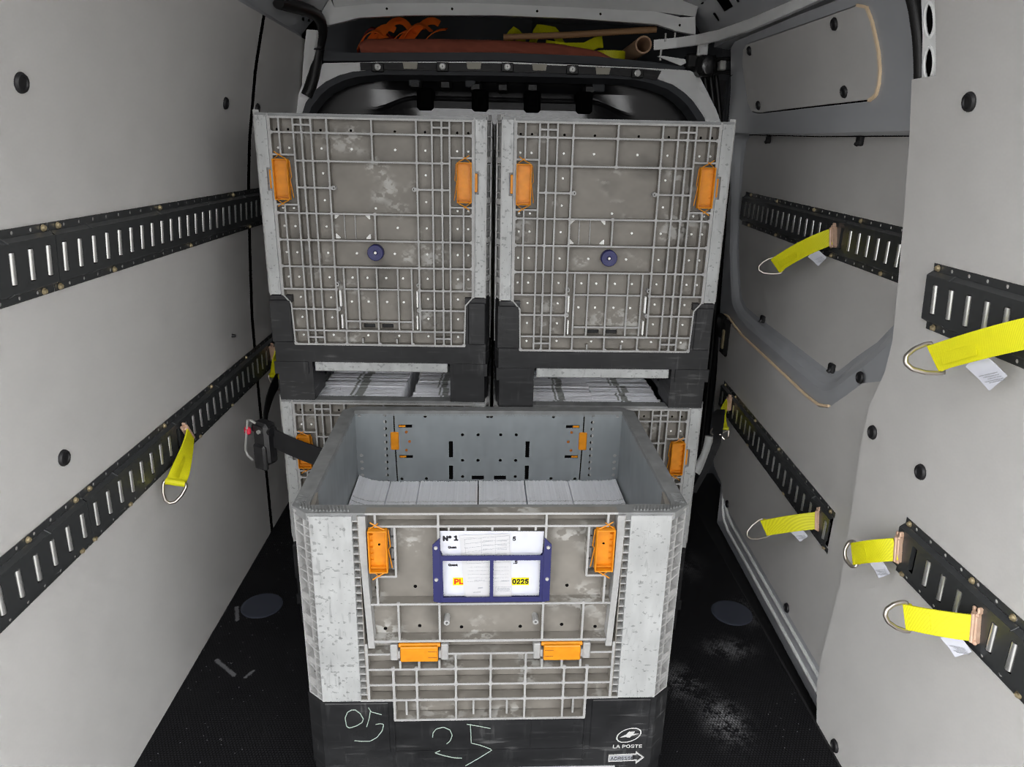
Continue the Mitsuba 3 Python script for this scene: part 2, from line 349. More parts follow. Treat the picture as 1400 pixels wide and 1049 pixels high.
# right wall: liner of the rear pillar
def right(y, z): return float(xr(z))
wr = key_for('wall_right'); tag(wr, kind='structure')
edge = [(1.461, 0), (1.493, .10), (1.495, .20), (1.485, .30), (1.475, .42), (1.484, .616), (1.494, .75), (1.496, .80), (1.488, .888), (1.465, .935), (1.442, .985), (1.428, 1.055), (1.432, 1.163), (1.439, 1.269), (1.441, 1.413), (1.434, 1.575), (1.356, 1.575), (1.361, 1.65), (1.363, 1.812), (Y0, 1.812), (Y0, 0)]
obj('panel', surf(Polygon(edge), right, 0.012), 'liner', wr, smooth=40)
for y, z in ((1.257, 1.525), (1.263, .831), (1.455, .838), (1.36, .012 + .012)):
    n = np.array([-1.0, 0, (xr(z - .02) - xr(z + .02)) / -0.04 * 1.0])
    obj('fastener', button([xr(z), y, z], [-1, 0, -(xr(z - .02) - xr(z + .02)) / .04], .0165), 'black_plain', wr)
obj('backing', cat_([surf(sbox(Y0, -.1, 1.40, 2.05), lambda y, z: float(xr(z)) + .10, .01), surf(sbox(1.3, -.12, 3.35, 2.05), lambda y, z: 1.16, .01)]), 'dark', wr)
fr = surf(Polygon([(Y0, 1.50), (1.425, 1.50), (1.425, 1.80), (1.40, 1.97), (Y0, 1.97)]).difference(affinity.scale(Point(1.402, 1.672).buffer(.024), .62, 1.15)).difference(affinity.scale(Point(1.402, 1.600).buffer(.024), .62, 1.15)), lambda y, z: float(xr(z)) + .014, .003)
t3 = obj('trim_3', fr, 'body_white', kind='structure', smooth=40)
obj('hole', surf(sbox(1.34, 1.54, 1.424, 1.76), lambda y, z: float(xr(z)) + .019, .003), 'dark', t3)
ring = []
for z in (1.672, 1.600):
    a = np.linspace(0, 2 * np.pi, 28, endpoint=False)
    ring.append(tube(np.stack([xr(z + .0276 * np.sin(a)) + .014, 1.402 + .015 * np.cos(a), z + .0276 * np.sin(a)], 1), .003, 8, True))
obj('hole_lip', cat_(ring), 'body_white', t3, smooth=50)
obj('jamb', surf(sbox(1.425, .0, 1.445, 1.95), lambda y, z: float(xr(z)) + .03, .12), 'body', t3)
ws = np.array([[xr(z) + .022, y, z] for y, z in ((1.50, 1.80), (1.475, 1.75), (1.458, 1.70), (1.448, 1.65), (1.442, 1.60), (1.440, 1.50), (1.440, 1.30))])
obj('weatherstrip', tube(resample(ws, 24), .0125, 10), 'rubber', label='black rubber door seal curving down the rear edge of the side door opening', cat='door seal', smooth=60)

# ---------------------------------------------------------------- sliding side door (inside)
YS = 0.03
def Pl(y, z): return .935 + YS * (y - 1.55)
def Pm(y, z): return .965 + YS * (y - 1.55)
def Pu(y, z): return float(xr(z)) + .085 + YS * (y - 1.55)
def Pdoor(y, z):
    t = np.clip((z - 1.30) / .16, 0, 1); t = t * t * (3 - 2 * t)
    return (1 - t) * Pl(y, z) + t * (Pu(y, z) - .004)
dk = key_for('door_1'); tag(dk, kind='structure')
outer = [(2.955, 1.25), (2.90, 1.05), (2.83, .914), (2.785, .845), (2.70, .812), (2.585, .796), (2.25, .786), (1.922, .778), (1.85, .782), (1.795, .805), (1.72, .865), (1.64, .93), (1.55, 1.01), (1.50, 1.10), (1.48, 1.30), (1.48, 1.455), (1.52, 1.488), (2.20, 1.495), (2.90, 1.513), (2.965, 1.49), (2.975, 1.40)]
inner = [(2.915, 1.25), (2.86, 1.05), (2.795, .945), (2.755, .89), (2.68, .862), (2.565, .857), (2.24, .851), (1.93, .843), (1.89, .846), (1.85, .862), (1.77, .925), (1.68, .99), (1.60, 1.07), (1.54, 1.15), (1.51, 1.30), (1.50, 1.45), (1.53, 1.478), (2.20, 1.488), (2.88, 1.506), (2.93, 1.48), (2.935, 1.40)]
win = Polygon([(2.605, 1.787), (2.40, 1.781), (2.063, 1.771), (1.80, 1.764), (1.755, 1.752), (1.735, 1.72), (1.716, 1.66), (1.709, 1.62), (1.714, 1.59), (1.728, 1.57), (1.76, 1.562), (2.10, 1.566), (2.55, 1.570), (2.62, 1.578), (2.655, 1.61), (2.675, 1.70), (2.668, 1.745), (2.645, 1.775)])
body = Polygon([(1.40, -.06), (2.62, -.06), (2.63, .13), (2.72, .14), (2.79, .17), (2.84, .40), (2.93, .80), (2.985, 1.20), (2.985, 1.45), (2.93, 1.55), (2.86, 1.68), (2.80, 1.80), (2.74, 1.815), (2.2, 1.805), (1.70, 1.79), (1.40, 1.785)])
obj('frame', surf(body.difference(Polygon(outer)).difference(win.buffer(.004)), lambda y, z: Pdoor(y, z), .03), 'body', dk, smooth=35)
oc, ic = outer + outer[:1], inner + inner[:1]
O3 = np.array([[Pdoor(y, z), y, z] for y, z in oc]); I3 = np.array([[Pm(y, z) - .001, y, z] for y, z in ic])
mid = [O3 * (1 - t) + I3 * t + np.array([[1, 0, 0]]) * .010 * math.sin(math.pi * t) * b for t, b in ((0, 0), (.25, -1), (.5, -.6), (.75, .3), (1, 0))]
obj('recess_frame', cat_([quadstrip(mid[i], mid[i + 1]) for i in range(4)]), 'body', dk, smooth=60)
obj('middle_panel', surf(Polygon(inner).buffer(.012), Pm, .008), 'liner', dk, smooth=40)
obj('gap', tube(np.array([[Pm(y, 0) - .006, y, z] for y, z in ((1.5, 1.4805), (2.20, 1.4905), (2.88, 1.508))]), .0045, 6), 'dark', dk)
up = obj('window_panel', surf(win, lambda y, z: Pu(y, z) - .010, .012), 'liner', dk, smooth=40)
we = [(1.80, 1.764), (1.755, 1.752), (1.735, 1.72), (1.716, 1.66), (1.709, 1.62), (1.714, 1.59), (1.728, 1.57), (1.76, 1.562)]
we = resample(np.array(we), 24)
A = np.array([[Pu(y, z) - .010, y, z] for y, z in we]); B = np.array([[Pu(y, z) + .004, y, z] for y, z in we])
dirs = np.gradient(we, axis=0); dirs /= np.linalg.norm(dirs, axis=1, keepdims=True)
off = np.stack([dirs[:, 1], -dirs[:, 0]], 1); off = off * np.sign(((we - [2.2, 1.67]) * off).sum(1))[:, None]
C = A.copy(); C[:, 1:] += off * .0055; D = B.copy(); D[:, 1:] += off * .007
obj('plywood_edge', cat_([quadstrip(A, C), quadstrip(C, D)]), 'ply', dk, smooth=40, label='raw pale plywood edge')
for y, z in ((1.914, 1.745), (2.575, 1.765), (1.879, 1.587), (2.535, 1.592)):
    obj('fastener', button([Pu(y, z) - .010, y, z], [-1, 0, -.35], .0155), 'black_plain', dk)
board = Polygon([(1.40, .07), (2.50, .075), (2.56, .09), (2.60, .135), (2.72, .155), (2.77, .19), (2.80, .30), (2.83, .45), (2.86, .70), (2.80, .79), (2.70, .776), (2.585, .768), (2.25, .758), (1.95, .748), (1.85, .752), (1.80, .768), (1.72, .83), (1.64, .895), (1.55, .93), (1.40, .96)])
obj('lower_panel', surf(board, lambda y, z: Pl(y, z) - .009, .010), 'liner', dk, smooth=40)
pe = [(2.84, .80), (2.785, .806), (2.70, .790), (2.585, .776), (2.25, .766), (1.95, .756), (1.86, .759), (1.80, .778)]
obj('plywood_edge', tube(resample(np.array([[Pl(y, z) - .006, y, z - .004] for y, z in pe]), 30), .0042, 8), 'ply', dk, smooth=60)
beads = []
for pts in (((2.56, .125), (2.53, .055), (2.45, .035), (1.50, .035)), ((2.585, .10), (2.56, .01), (2.48, -.012), (1.50, -.012))):
    beads.append(tube(resample(np.array([[Pl(y, z) - .002, y, z] for y, z in pts]), 20), .006, 8))
obj('ridge', cat_(beads), 'body_white', dk, smooth=60)
for y, z in ((2.663, 1.488), (1.946, 1.476), (2.476, .866), (1.885, .862)):
    x = Pm(y, z); obj('clip', cat_([cbx(x - .012, x, y - .014, y + .014, z - .016, z + .010, .003), cyl([x - .018, y - .004, z - .014], [x - .003, y - .004, z + .002], .006, 8)]), 'black_plain', dk)
for y, z in ((2.494, .096), (1.836, .085), (1.655, .905)):
    obj('fastener', button([Pl(y, z) - .009, y, z], [-1, 0, 0], .0155), 'black_plain', dk)
# latch handle at the door's front edge
lh = thing('door_latch', 'black plastic door latch with a brass pull at the front edge of the sliding door', 'door latch')
obj('housing', cat_([cbx(Pl(2.85, .7) - .028, Pl(2.85, .7), 2.73, 2.80, .64, .79, .012), cbx(Pl(2.85, .7) - .03, Pl(2.85, .7) - .002, 2.79, 2.87, .70, .80, .012)]), 'rubber', lh)
obj('pull', cbx(Pl(2.74, .7) - .034, Pl(2.74, .7) - .026, 2.735, 2.752, .675, .755, .003), 'brass', lh)

# right pillar in front of the door, black cladding with bolts
t4 = obj('trim_4', cat_([pillar(1, .055, 1.72)]), 'body_white', kind='structure', smooth=60)
obj('seal', cat_([tube(resample(np.array([[xr(z) + .065 + k * .024, 2.99 + .004 * k, z] for z in (.05, .6, 1.1, 1.4, 1.55, 1.70, 1.80)]), 24), .010, 8) for k in range(3)]), 'rubber', t4, smooth=60)
t5 = obj('trim_5', cat_([cbx(.84, 1.02, 3.0, 3.06, .0, 1.50, .01), cbx(.86, .93, 2.90, 3.02, .0, .86, .008), cbx(.84, .93, 2.86, 2.92, .30, .46, .01), cbx(.90, 1.04, 3.05, 3.1, 0, 1.5, .01)]), 'gloss_black', kind='structure')
for x, y, z in ((.935, 2.895, .755), (.93, 2.895, .52), (.93, 2.895, .34), (.93, 2.85, .215), (.905, 2.82, .10)):
    obj('bolt', xform(lathe([[0, 0], [.013, 0], [.013, .003], [.009, .004], [.008, .010], [.004, .011], [0, .008]], 14), frame([x - .02, y, z], [1, 0, 0], [0, 0, 1], [0, -1, 0])), 'steel', t5)
wl2 = [cbx(.72, .80, 2.66, 2.90, .20, .38, .01)]
obj('seat_base', cat_(wl2), 'gloss_black', t5)

# ---------------------------------------------------------------- ceiling
cl = obj('ceiling', bx(-.70, .78, Y0, 3.55, 1.985, 2.0), 'body', kind='structure', smooth=False)
obj('roof_skin', cat_([bx(-1.02, 1.20, Y0, 3.60, 2.0, 2.03), bx(.80, 1.20, Y0, 3.2, -.16, -.13)]), 'shelf', cl, smooth=False)
obj('cross_rib', cat_([cbx(-.66, .74, y - .05, y + .05, 1.962, 1.99, .008) for y in (.9, 1.45, 2.0, 2.5)]), 'body', cl)
obj('slot', cat_([cbx(x - .03, x + .03, 2.935, 2.955, 1.98, 1.987, .002) for x in (-.40, -.12, .02, .2, .3, .55)]), 'dark', cl)
# beam above the overhead shelf
bm = Polygon([(-.62, 1.955), (-.606, 1.925), (-.45, 1.942), (-.085, 1.952), (.30, 1.946), (.607, 1.939), (.66, 1.93), (.70, 1.922), (.757, 1.925), (.765, 1.863), (.69, 1.875), (.61, 1.897), (.30, 1.909), (0, 1.913), (-.333, 1.905), (-.515, 1.893), (-.643, 1.861), (-.66, 1.90)])
bm = bm.difference(sbox(-9, 9, -8, 10))
t6 = obj('trim_6', cat_([plate_xz(bm, 2.945, 2.955), quadstrip([[x, 2.945, z] for x, z in ((-.606, 1.925), (-.45, 1.942), (-.085, 1.952), (.30, 1.946), (.607, 1.939), (.757, 1.925))], [[x, 2.90, z + .045] for x, z in ((-.606, 1.925), (-.45, 1.942), (-.085, 1.952), (.30, 1.946), (.607, 1.939), (.757, 1.925))]),
    quadstrip([[x, 2.945, z] for x, z in ((.765, 1.863), (.69, 1.875), (.61, 1.897), (.30, 1.909), (0, 1.913), (-.333, 1.905), (-.515, 1.893), (-.643, 1.861))], [[x, 2.99, z + .004] for x, z in ((.765, 1.863), (.69, 1.875), (.61, 1.897), (.30, 1.909), (0, 1.913), (-.333, 1.905), (-.515, 1.893), (-.643, 1.861))])]), 'body_white', kind='structure', smooth=20)
for x, z in ((-.41, 1.925), (-.165, 1.93), (.155, 1.93), (.395, 1.926), (.70, 1.895)):
    obj('hole', xform(lathe([[0, 0], [.0045, 0], [.0045, .0012], [0, .0012]], 10), frame([x, 2.945, z], [1, 0, 0], [0, 0, 1], [0, -1, 0])), 'dark', t6)
# right cant rail
rc = [(.66, 1.985), (.70, 1.97), (.755, 1.955), (.80, 1.90), (.825, 1.86), (.845, 1.845)]
t7 = obj('trim_7', strip_y(rc, Y0, 3.05), 'body', kind='structure', smooth=25)
hs = []
for y, z, a, b in ((2.66, 1.925, .045, .028), (2.36, 1.93, .05, .028), (2.80, 1.90, .008, .02), (2.55, 1.915, .008, .012), (2.50, 1.91, .006, .006), (2.25, 1.92, .008, .01), (2.85, 1.955, .012, .003)):
    x = np.interp(-z, [-q[1] for q in rc], [q[0] for q in rc]); hs.append(xform(cbx(-a, a, -b, b, -.0015, .0015, .001), frame([x - .001, y, z], [0, 1, 0], [-.67, 0, .74], [.74, 0, .67])))
obj('hole', cat_(hs), 'dark', t7)
obj('lower_flange', cat_([strip_y([(.842, 1.846), (.842, 1.822), (.90, 1.815)], Y0, 2.95)]), 'body', t7, smooth=20)
# sliding door track
tp = np.array([[.848, .6, 1.835], [.848, 1.6, 1.835], [.846, 2.2, 1.836], [.838, 2.55, 1.838], [.815, 2.80, 1.842], [.765, 2.92, 1.842], [.70, 2.965, 1.836], [.615, 2.985, 1.829]])
tp = np.vstack([bez(tp[i], (tp[i] + tp[i + 1]) / 2, tp[i + 1], 5) for i in range(7)])
dt = thing('door_track', 'pale steel sliding door track curving inwards below the right roof edge', 'door track')
obj('rail', ribbon(tp, [0, 0, 1.0], .036, .014), 'body_white', dt, smooth=50)
for a, b, r in (([.655, 2.97, 1.84], [.655, 2.97, 1.87], .004), ([.69, 2.965, 1.84], [.69, 2.965, 1.872], .004), ([.645, 2.985, 1.82], [.645, 2.985, 1.775], .0055)): obj('stud', cyl(a, b, r), 'steel', dt)
obj('bracket', cbx(.775, .815, 2.93, 2.95, 1.79, 1.835, .004), 'body_white', dt)
obj('bracket', plate_xz(Polygon([(.625, 1.786), (.65, 1.788), (.735, 1.778), (.74, 1.765), (.72, 1.755)]), 2.952, 2.958), 'body_white', dt)
ra = thing('door_roller_arm', 'black roller arm and hinge carrying the sliding door at its upper front corner', 'roller arm')
obj('carriage', cat_([cbx(.775, .845, 2.90, 2.97, 1.715, 1.79, .012), cbx(.74, .79, 2.95, 2.99, 1.745, 1.80, .008)]), 'rubber', ra)
obj('roller', xform(lathe([[0, 0], [.024, 0], [.026, .004], [.026, .010], [.02, .014], [0, .014]], 18), frame([.81, 2.90, 1.753], [1, 0, 0], [0, 0, 1.3], [0, -1, 0])), 'gloss_black', ra)
obj('arm', cat_([cyl([.84, 2.93, 1.775], [.905, 2.86, 1.775], .008), cyl([.84, 2.93, 1.728], [.905, 2.86, 1.728], .008)]), 'rubber', ra)
obj('sleeve', cat_([cbx(.853, .878, 2.88, 2.92, 1.735, 1.77, .004)]), 'steel', ra)
obj('hinge_plate', cat_([cbx(.885, .93, 2.80, 2.86, 1.70, 1.80, .012)]), 'rubber', ra)
for z in (1.785, 1.75, 1.715): obj('bolt', cyl([.905, 2.795, z], [.905, 2.81, z], .008, 10), 'steel', ra)

# ---------------------------------------------------------------- front bulkhead and overhead shelf
wb = key_for('wall_back'); tag(wb, kind='structure')
arch = [(-.90, 1.0), (-.80, 1.3), (-.765, 1.50), (-.73, 1.585), (-.69, 1.63), (-.65, 1.66), (-.60, 1.683), (-.547, 1.698), (-.45, 1.708), (0, 1.714), (.45, 1.714), (.55, 1.711), (.62, 1.70), (.69, 1.678), (.735, 1.652), (.772, 1.622), (.80, 1.59), (.825, 1.56), (.845, 1.50), (.87, 1.3), (.92, 1.0)]
top = [(.93, 1.0), (.93, 1.50), (.88, 1.60), (.80, 1.72), (.76, 1.74), (.53, 1.747), (0, 1.755), (-.42, 1.745), (-.66, 1.735), (-.74, 1.68), (-.80, 1.55), (-.93, 1.3), (-.93, 1.0)]
obj('header', plate_xz(Polygon(arch + top), 2.965, 2.985), 'body_white', wb)
ar = np.array([[x, 2.968, z] for x, z in arch])
A2 = ar.copy(); c0 = np.array([.03, 2.968, 1.25]); A3 = ar.copy()
A3[:, 0] = .03 + (ar[:, 0] - .03) * .985; A3[:, 2] = ar[:, 2] - .010; A3[:, 1] = 2.955
A4 = A3.copy(); A4[:, 1] = 3.05; A4[:, 2] -= .015
A2[:, 0] = .03 + (ar[:, 0] - .03) * 1.012; A2[:, 2] += .008; A2[:, 1] = 2.958
obj('arch_lining', cat_([quadstrip(A2, A3), quadstrip(A3, A4)]), 'shelf', wb, smooth=30)
# black strip with bolts and pale tabs below the shelf
obj('header_strip', cat_([plate_xz(Polygon([(-.52, 1.712), (-.44, 1.714), (0, 1.718), (.45, 1.716), (.56, 1.71), (.63, 1.70), (.645, 1.735), (.53, 1.741), (0, 1.748), (-.42, 1.741), (-.52, 1.738)]), 2.950, 2.966)]), 'black_plain', wb)
for x, z in ((-.453, 1.724), (-.204, 1.731), (.046, 1.735), (.298, 1.732), (.552, 1.724)):
    k = obj('bolt', xform(lathe([[0, 0], [.0125, 0], [.0125, .003], [.009, .004], [.0085, .008], [.004, .008], [0, .005]], 16), frame([x, 2.944, z], [1, 0, 0], [0, 0, 1], [0, -1, 0])), 'steel', wb)
    obj('washer_plate', cbx(x - .024, x + .024, 2.944, 2.952, z - .018, z + .015, .003), 'rubber', k)
for x, z in ((-.328, 1.732), (-.083, 1.737), (.170, 1.737), (.417, 1.729)):
    obj('tab', xform(plate_xz(Polygon([(-.029, .012), (.029, .012), (.025, -.012), (-.025, -.012)]), -.003, 0), frame([x, 2.950, z], [1, 0, 0], [0, 1, 0], [0, 0, 1])), 'cream', wb)
# moulded black wall: a swept profile with ledge and bulge
prof = [(3.05, 1.72), (3.09, 1.69), (3.11, 1.655), (3.115, 1.637), (3.10, 1.628), (3.05, 1.622), (3.034, 1.612), (3.030, 1.585), (3.029, 1.53), (3.02, 1.45), (3.0, 1.20), (3.0, -.05)]
xs = np.linspace(-.93, .95, 48)
rows = []
for y, z in prof:
    e = np.clip((np.abs(xs - .03) - .36) / .18, 0, 1); e = e * e * (3 - 2 * e)
    yy = y + (3.10 - y) * e * (1.0 if z > 1.5 else .4); zz = z - e * .05 * (1.0 if 1.5 < z < 1.64 else 0)
    rows.append(np.stack([xs, np.broadcast_to(yy, xs.shape), np.broadcast_to(zz, xs.shape)], 1))
obj('moulding', cat_([quadstrip(rows[i], rows[i + 1]) for i in range(len(rows) - 1)]), 'gloss_black', wb, smooth=70)
for x in (-.28, -.06, .15, .36):
    obj('notch', cbx(x - .034, x + .034, 3.020, 3.11, 1.575, 1.66, .010), 'dark', wb)
for x, z in ((-.32, 1.675), (-.20, 1.675), (-.08, 1.67), (.03, 1.67), (.15, 1.672), (.38, 1.67)):
    obj('boss', cbx(x - .026, x + .026, 3.03, 3.10, z - .022, z + .018, .010), 'rubber', wb)
obj('tab_lower', cat_([cbx(-.345, -.30, 3.03, 3.045, 1.665, 1.695, .004), cbx(-.12, -.08, 3.03, 3.045, 1.665, 1.695, .004), cbx(.39, .44, 3.03, 3.045, 1.66, 1.69, .004)]), 'shelf', wb)
obj('outer_skin', cat_([bx(-.98, 1.16, 3.56, 3.58, -.1, 2.0), bx(-.98, -.96, 2.9, 3.58, 1.6, 2.0), bx(.97, 1.16, 3.0, 3.58, 1.55, 2.0), bx(.93, 1.20, 3.13, 3.15, -.15, 2.0), bx(-1.0, -.90, 3.13, 3.15, -.15, 2.0)]), 'shelf', wb, smooth=False)
sh = thing('overhead_shelf', 'dark grey overhead shelf above the bulkhead holding straps and a rolled cloth', 'shelf')
lip = Polygon([(-.63, 1.743), (-.62, 1.772), (0, 1.787), (.38, 1.782), (.62, 1.766), (.744, 1.75), (.72, 1.742), (.38, 1.754), (0, 1.758)])
obj('front_lip', plate_xz(lip, 2.962, 2.985), 'shelf', sh)
obj('deck', bx(-.70, .78, 2.985, 3.56, 1.745, 1.757), 'shelf', sh)
obj('back_lining', cat_([bx(-.70, .16, 3.45, 3.47, 1.75, 1.99)]), 'shelf', sh)

# things on the shelf
cr = []
xs_ = np.linspace(-.53, .50, 34)
for x in xs_:
    w = np.interp(x, [-.53, -.5, -.2, .05, .25, .42, .50], [.034, .041, .043, .044, .040, .027, .017]); cr.append(w)
P = np.stack([xs_, 3.055 + .006 * np.sin(xs_ * 9), 1.757 + np.array(cr) * .95], 1)
roll_ = tube(P, np.array(cr) * 1.0, 16)
v = roll_.vertices; v[:, 1] += .004 * np.sin(v[:, 0] * 60 + v[:, 2] * 160)
obj('cloth_roll', roll_, 'terra', label='terracotta coloured cloth rolled up along the front of the overhead shelf', cat='cloth', smooth=60)
ow = []
for i in range(9):
    a = np.array([-.56 + .030 * i, 3.13 + .01 * (i % 3), 1.80 + .014 * (i % 4)]); b = a + [.05 + .02 * (i % 2), .02, .085 - .012 * (i % 3)]; c = a + [.12, .03 * (i % 2), .03 + .02 * ((i * 7) % 3)]
    a[2] = max(a[2], 1.765); c[2] += .02; ow.append(ribbon(bez(a, b + [0, 0, .035], c, 12), [0, .5, 1.0] if i % 2 else [.2, 1.0, .4], .030, .003))
k = obj('lashing_strap_bundle', cat_(ow), 'orange_web', label='tangled bundle of orange and dark red lashing straps at the left end of the shelf', cat='lashing strap', smooth=60)
rw = []
for i in range(7):
    a = np.array([-.575 + .04 * i, 3.17, 1.765]); c = a + [.13, .03, .05 - .01 * i]; rw.append(ribbon(bez(a, (a + c) / 2 + [0, -.02, .20 - .022 * i], c, 12), [0, 1.0, .3 * (-1) ** i], .045, .004))
obj('red_webbing', cat_(rw), 'red_web', k, smooth=60, label='dark red webbing')
def ystrap(pts, S, w, lb):
    obj('folded_strap', ribbon(resample(np.array(pts), 16), S, w, .006), 'yellow', label=lb, cat='strap', group='folded yellow straps on the shelf', smooth=60)
ystrap([(.035, 3.16, 1.775), (.05, 3.15, 1.86), (.075, 3.14, 1.885), (.105, 3.15, 1.86), (.13, 3.16, 1.80)], [0, .5, 1], .05, 'small folded yellow strap behind the cloth roll, leftmost yellow strap on the shelf')
ystrap([(.13, 3.14, 1.80), (.17, 3.13, 1.895), (.20, 3.13, 1.89), (.24, 3.13, 1.885), (.27, 3.14, 1.84)], [0, .6, 1], .05, 'folded yellow strap peaking above the wooden stick on the shelf')
ystrap([(.20, 3.10, 1.832), (.28, 3.09, 1.822), (.36, 3.09, 1.825), (.41, 3.09, 1.85), (.43, 3.10, 1.85)], [0, .35, 1.0], .045, 'long yellow strap lying on the cloth roll below the wooden stick')
a = np.linspace(0, 2 * np.pi, 20)
ystrap([(.46 + .055 * math.cos(t), 3.06 + .03 * math.sin(t), 1.788) for t in a], [0, 0, 1.0], .05, 'yellow strap coiled up at the right end of the cloth roll')
obj('wooden_stick', tube([(.03, 3.05, 1.853), (.30, 3.04, 1.866), (.63, 3.03, 1.892)], [.011, .012, .012], 8), 'wood', label='brown wooden stick lying across the straps on the overhead shelf', cat='stick', smooth=60)
tb = lathe([[.026, 0], [.0325, 0], [.0325, .42], [.026, .42], [.026, 0]], 28)
obj('cardboard_tube', xform(tb, frame([.578, 3.0, 1.832], [1, 0, 0], [0, 0, 1], [0, -1, 0]) @ np.diag([1, 1, -1, 1.])), 'cardboard', label='open end of a brown cardboard tube on the right of the overhead shelf', cat='cardboard tube', smooth=40)


# ================================================================== LASHING RAILS
PITCH = 0.0508
ROD = mikit.ply(cat_([tube([[0, 0, -.027], [0, 0, .027]], .0066, 10)]), 'm_zinc', 40)
SCREW = mikit.ply(cat_([lathe([[0, 0], [.0066, 0], [.0066, .0012], [.0048, .002], [.0044, .005], [.002, .006], [0, .0045]], 12)]), 'm_brass', 30)
def rail(label, p0, p1, nrm, s0, nslots, screws_top, screws_bot, skip=(), h=.128, dirrod=1, pitch=PITCH, group=None):
    """a slotted lashing rail from p0 to p1 (middle of its height, on the wall), nrm: the wall's inward normal; s0: where its first slot lies from p0"""
    p0, p1, n = (np.asarray(q, float) for q in (p0, p1, nrm))
    L = np.linalg.norm(p1 - p0); u = (p1 - p0) / L; n = n - u * (n @ u); n /= np.linalg.norm(n); v = np.cross(n, u); sg = 1.0
    if v[2] < 0: v = -v; sg = -1.0
    F = frame(p0, u, v, n)
    k = thing('lashing_rail', label, 'lashing rail', 'black slotted lashing rails')
    face = sbox(0, -.043, L, .043); fl1 = sbox(0, .049, L, h / 2); fl2 = sbox(0, -h / 2, L, -.049)
    xs = [s0 + i * pitch for i in range(nslots)]
    from shapely import union_all
    if xs: face = face.difference(union_all([rrect(x - .0085, x + .0085, -.029, .029, .004) for x in xs]))
    hx = [x + pitch / 2 for x in xs[:-1]]
    hx = [x for x in hx if .01 < x < L - .01]
    dots = lambda z: union_all([Point(x, z).buffer(.0038, quad_segs=2) for x in hx])
    if hx:
        fl1 = fl1.difference(dots(.0565)); fl2 = fl2.difference(dots(-.0565))
    body = [xform(extr(face, .0022), frame([0, 0, .0105], [1, 0, 0], [0, 1, 0], [0, 0, 1])), xform(extr(fl1, .0008), np.eye(4)), xform(extr(fl2, .0008), np.eye(4))]
    for s in (1, -1):
        body.append(quadstrip([[0, s * .0495, .002], [L, s * .0495, .002]], [[0, s * .0425, .0127], [L, s * .0425, .0127]]))
    for x in xs:   # folded inner lips of the slots
        body += [bx(x - .0095, x - .0085, -.029, .029, .003, .0115), bx(x + .0085, x + .0095, -.029, .029, .003, .0115)]
    tabs = [xform(cbx(-.0016, .0016, -.008, .008, -.001, .0015, .0006), frame([x, s * .046, .0085], [1, 0, 0], [0, s * -.55, .83], [0, .83 * s, .55])) for s in (1, -1) for x in np.arange(.12, L - .05, .305)]
    m = xform(cat_(body), F)
    if sg < 0: m = mk(m.vertices, m.faces[:, ::-1])
    obj('channel', m, 'rail', k, smooth=False)
    obj('backing', xform(bx(0.004, L - .004, -.044, .044, .0008, .0016), F), 'dark', k, smooth=False)
    if tabs: obj('tab', xform(cat_(tabs), F), 'rail', k, kind='stuff')
    for i, x in enumerate(xs):
        if i in skip: continue
        A = F @ frame([x + .0022 * dirrod, 0, .0078], [1, 0, 0], [0, 0, -1], [0, 1, 0])
        obj('rod', ROD, None, k, M=T(A.tolist()) if False else T(mi.ScalarTransform4f(A.tolist()).matrix))
    for z, sc in ((.0565, screws_top), (-.0565, screws_bot)):
        for x in sc:
            A = F @ frame([x, z, .002], [1, 0, 0], [0, 1, 0], [0, 0, 1])
            obj('screw', SCREW, None, k, M=T(A.tolist()))
    return F, u, v, n
def nl(z): return [1.0, 0, -(xl(z + .06) - xl(z - .06)) / .12]
def nr(z): return [-1.0, 0, (xr(z + .06) - xr(z - .06)) / .12]
zu, zl = 1.226, .681
def railL(label, y0, y1, z, first, **kw):
    n = math.floor((y1 - .012 - first) / PITCH) + 1
    return rail(label, [xl(z) + .002, y0, z], [xl(z) + .002, y1, z], nl(z), first - y0, n, **kw)
railL('near piece of the upper left lashing rail, cut by the photo edge', .46, 1.323, zu, 1.198 - 14 * PITCH, screws_top=[.847, .42], screws_bot=[.83, .42])
railL('long upper left lashing rail running from the joint back to the crates', 1.326, 2.93, zu, 1.350, screws_top=[.026, .445, .95, 1.3], screws_bot=[.014, .213, .616, 1.1])
railL('near piece of the lower left lashing rail, cut by the photo edge', .46, 1.3155, zl, 1.0385 - 11 * PITCH, screws_top=[.684, .837, .3], screws_bot=[.828, .49])
railL('long lower left lashing rail holding the yellow strap, running back behind the crates', 1.318, 2.93, zl, 1.343, screws_top=[.03, .383, .698, 1.01], screws_bot=[.018, .172, .584, .846], skip=(8,))
def p_door(fx, y, z, o=0.0): return [fx(y, z) - o, y, z]
rail('black lashing rail on the sunken middle panel of the sliding door', p_door(Pm, 1.52, 1.211), p_door(Pm, 2.865, 1.228), [-1, YS, 0], 0.02, 26, [.10, .35, .66, .98, 1.27], [.2, .49, .95, 1.25], skip=(8, 9, 10))
rail('black lashing rail on the lower panel of the sliding door', p_door(Pl, 1.655, .457, .009), p_door(Pl, 2.725, .480, .009), [-1, YS, 0], 0.018, 21, [.02, .42, .66, .9, 1.04], [.02, .33, .7, 1.02], skip=(1,))
zq, zk = 1.180, .657
rail('upper pillar lashing rail, short black rail at the right photo edge', [xr(zq) - .001, .82, zq], [xr(zq) - .001, 1.316, zq], nr(zq), .026, 10, [.48, .08], [.47, .08], skip=(), dirrod=1, pitch=.0488)
rail('lower pillar lashing rail with two yellow straps, right photo edge', [xr(zk) - .001, .82, zk], [xr(zk) - .001, 1.276, zk], nr(zk), .442 - 8 * .0478, 9, [.44, .24, .135], [.43, .085], skip=(7, 3), dirrod=1, pitch=.0478)

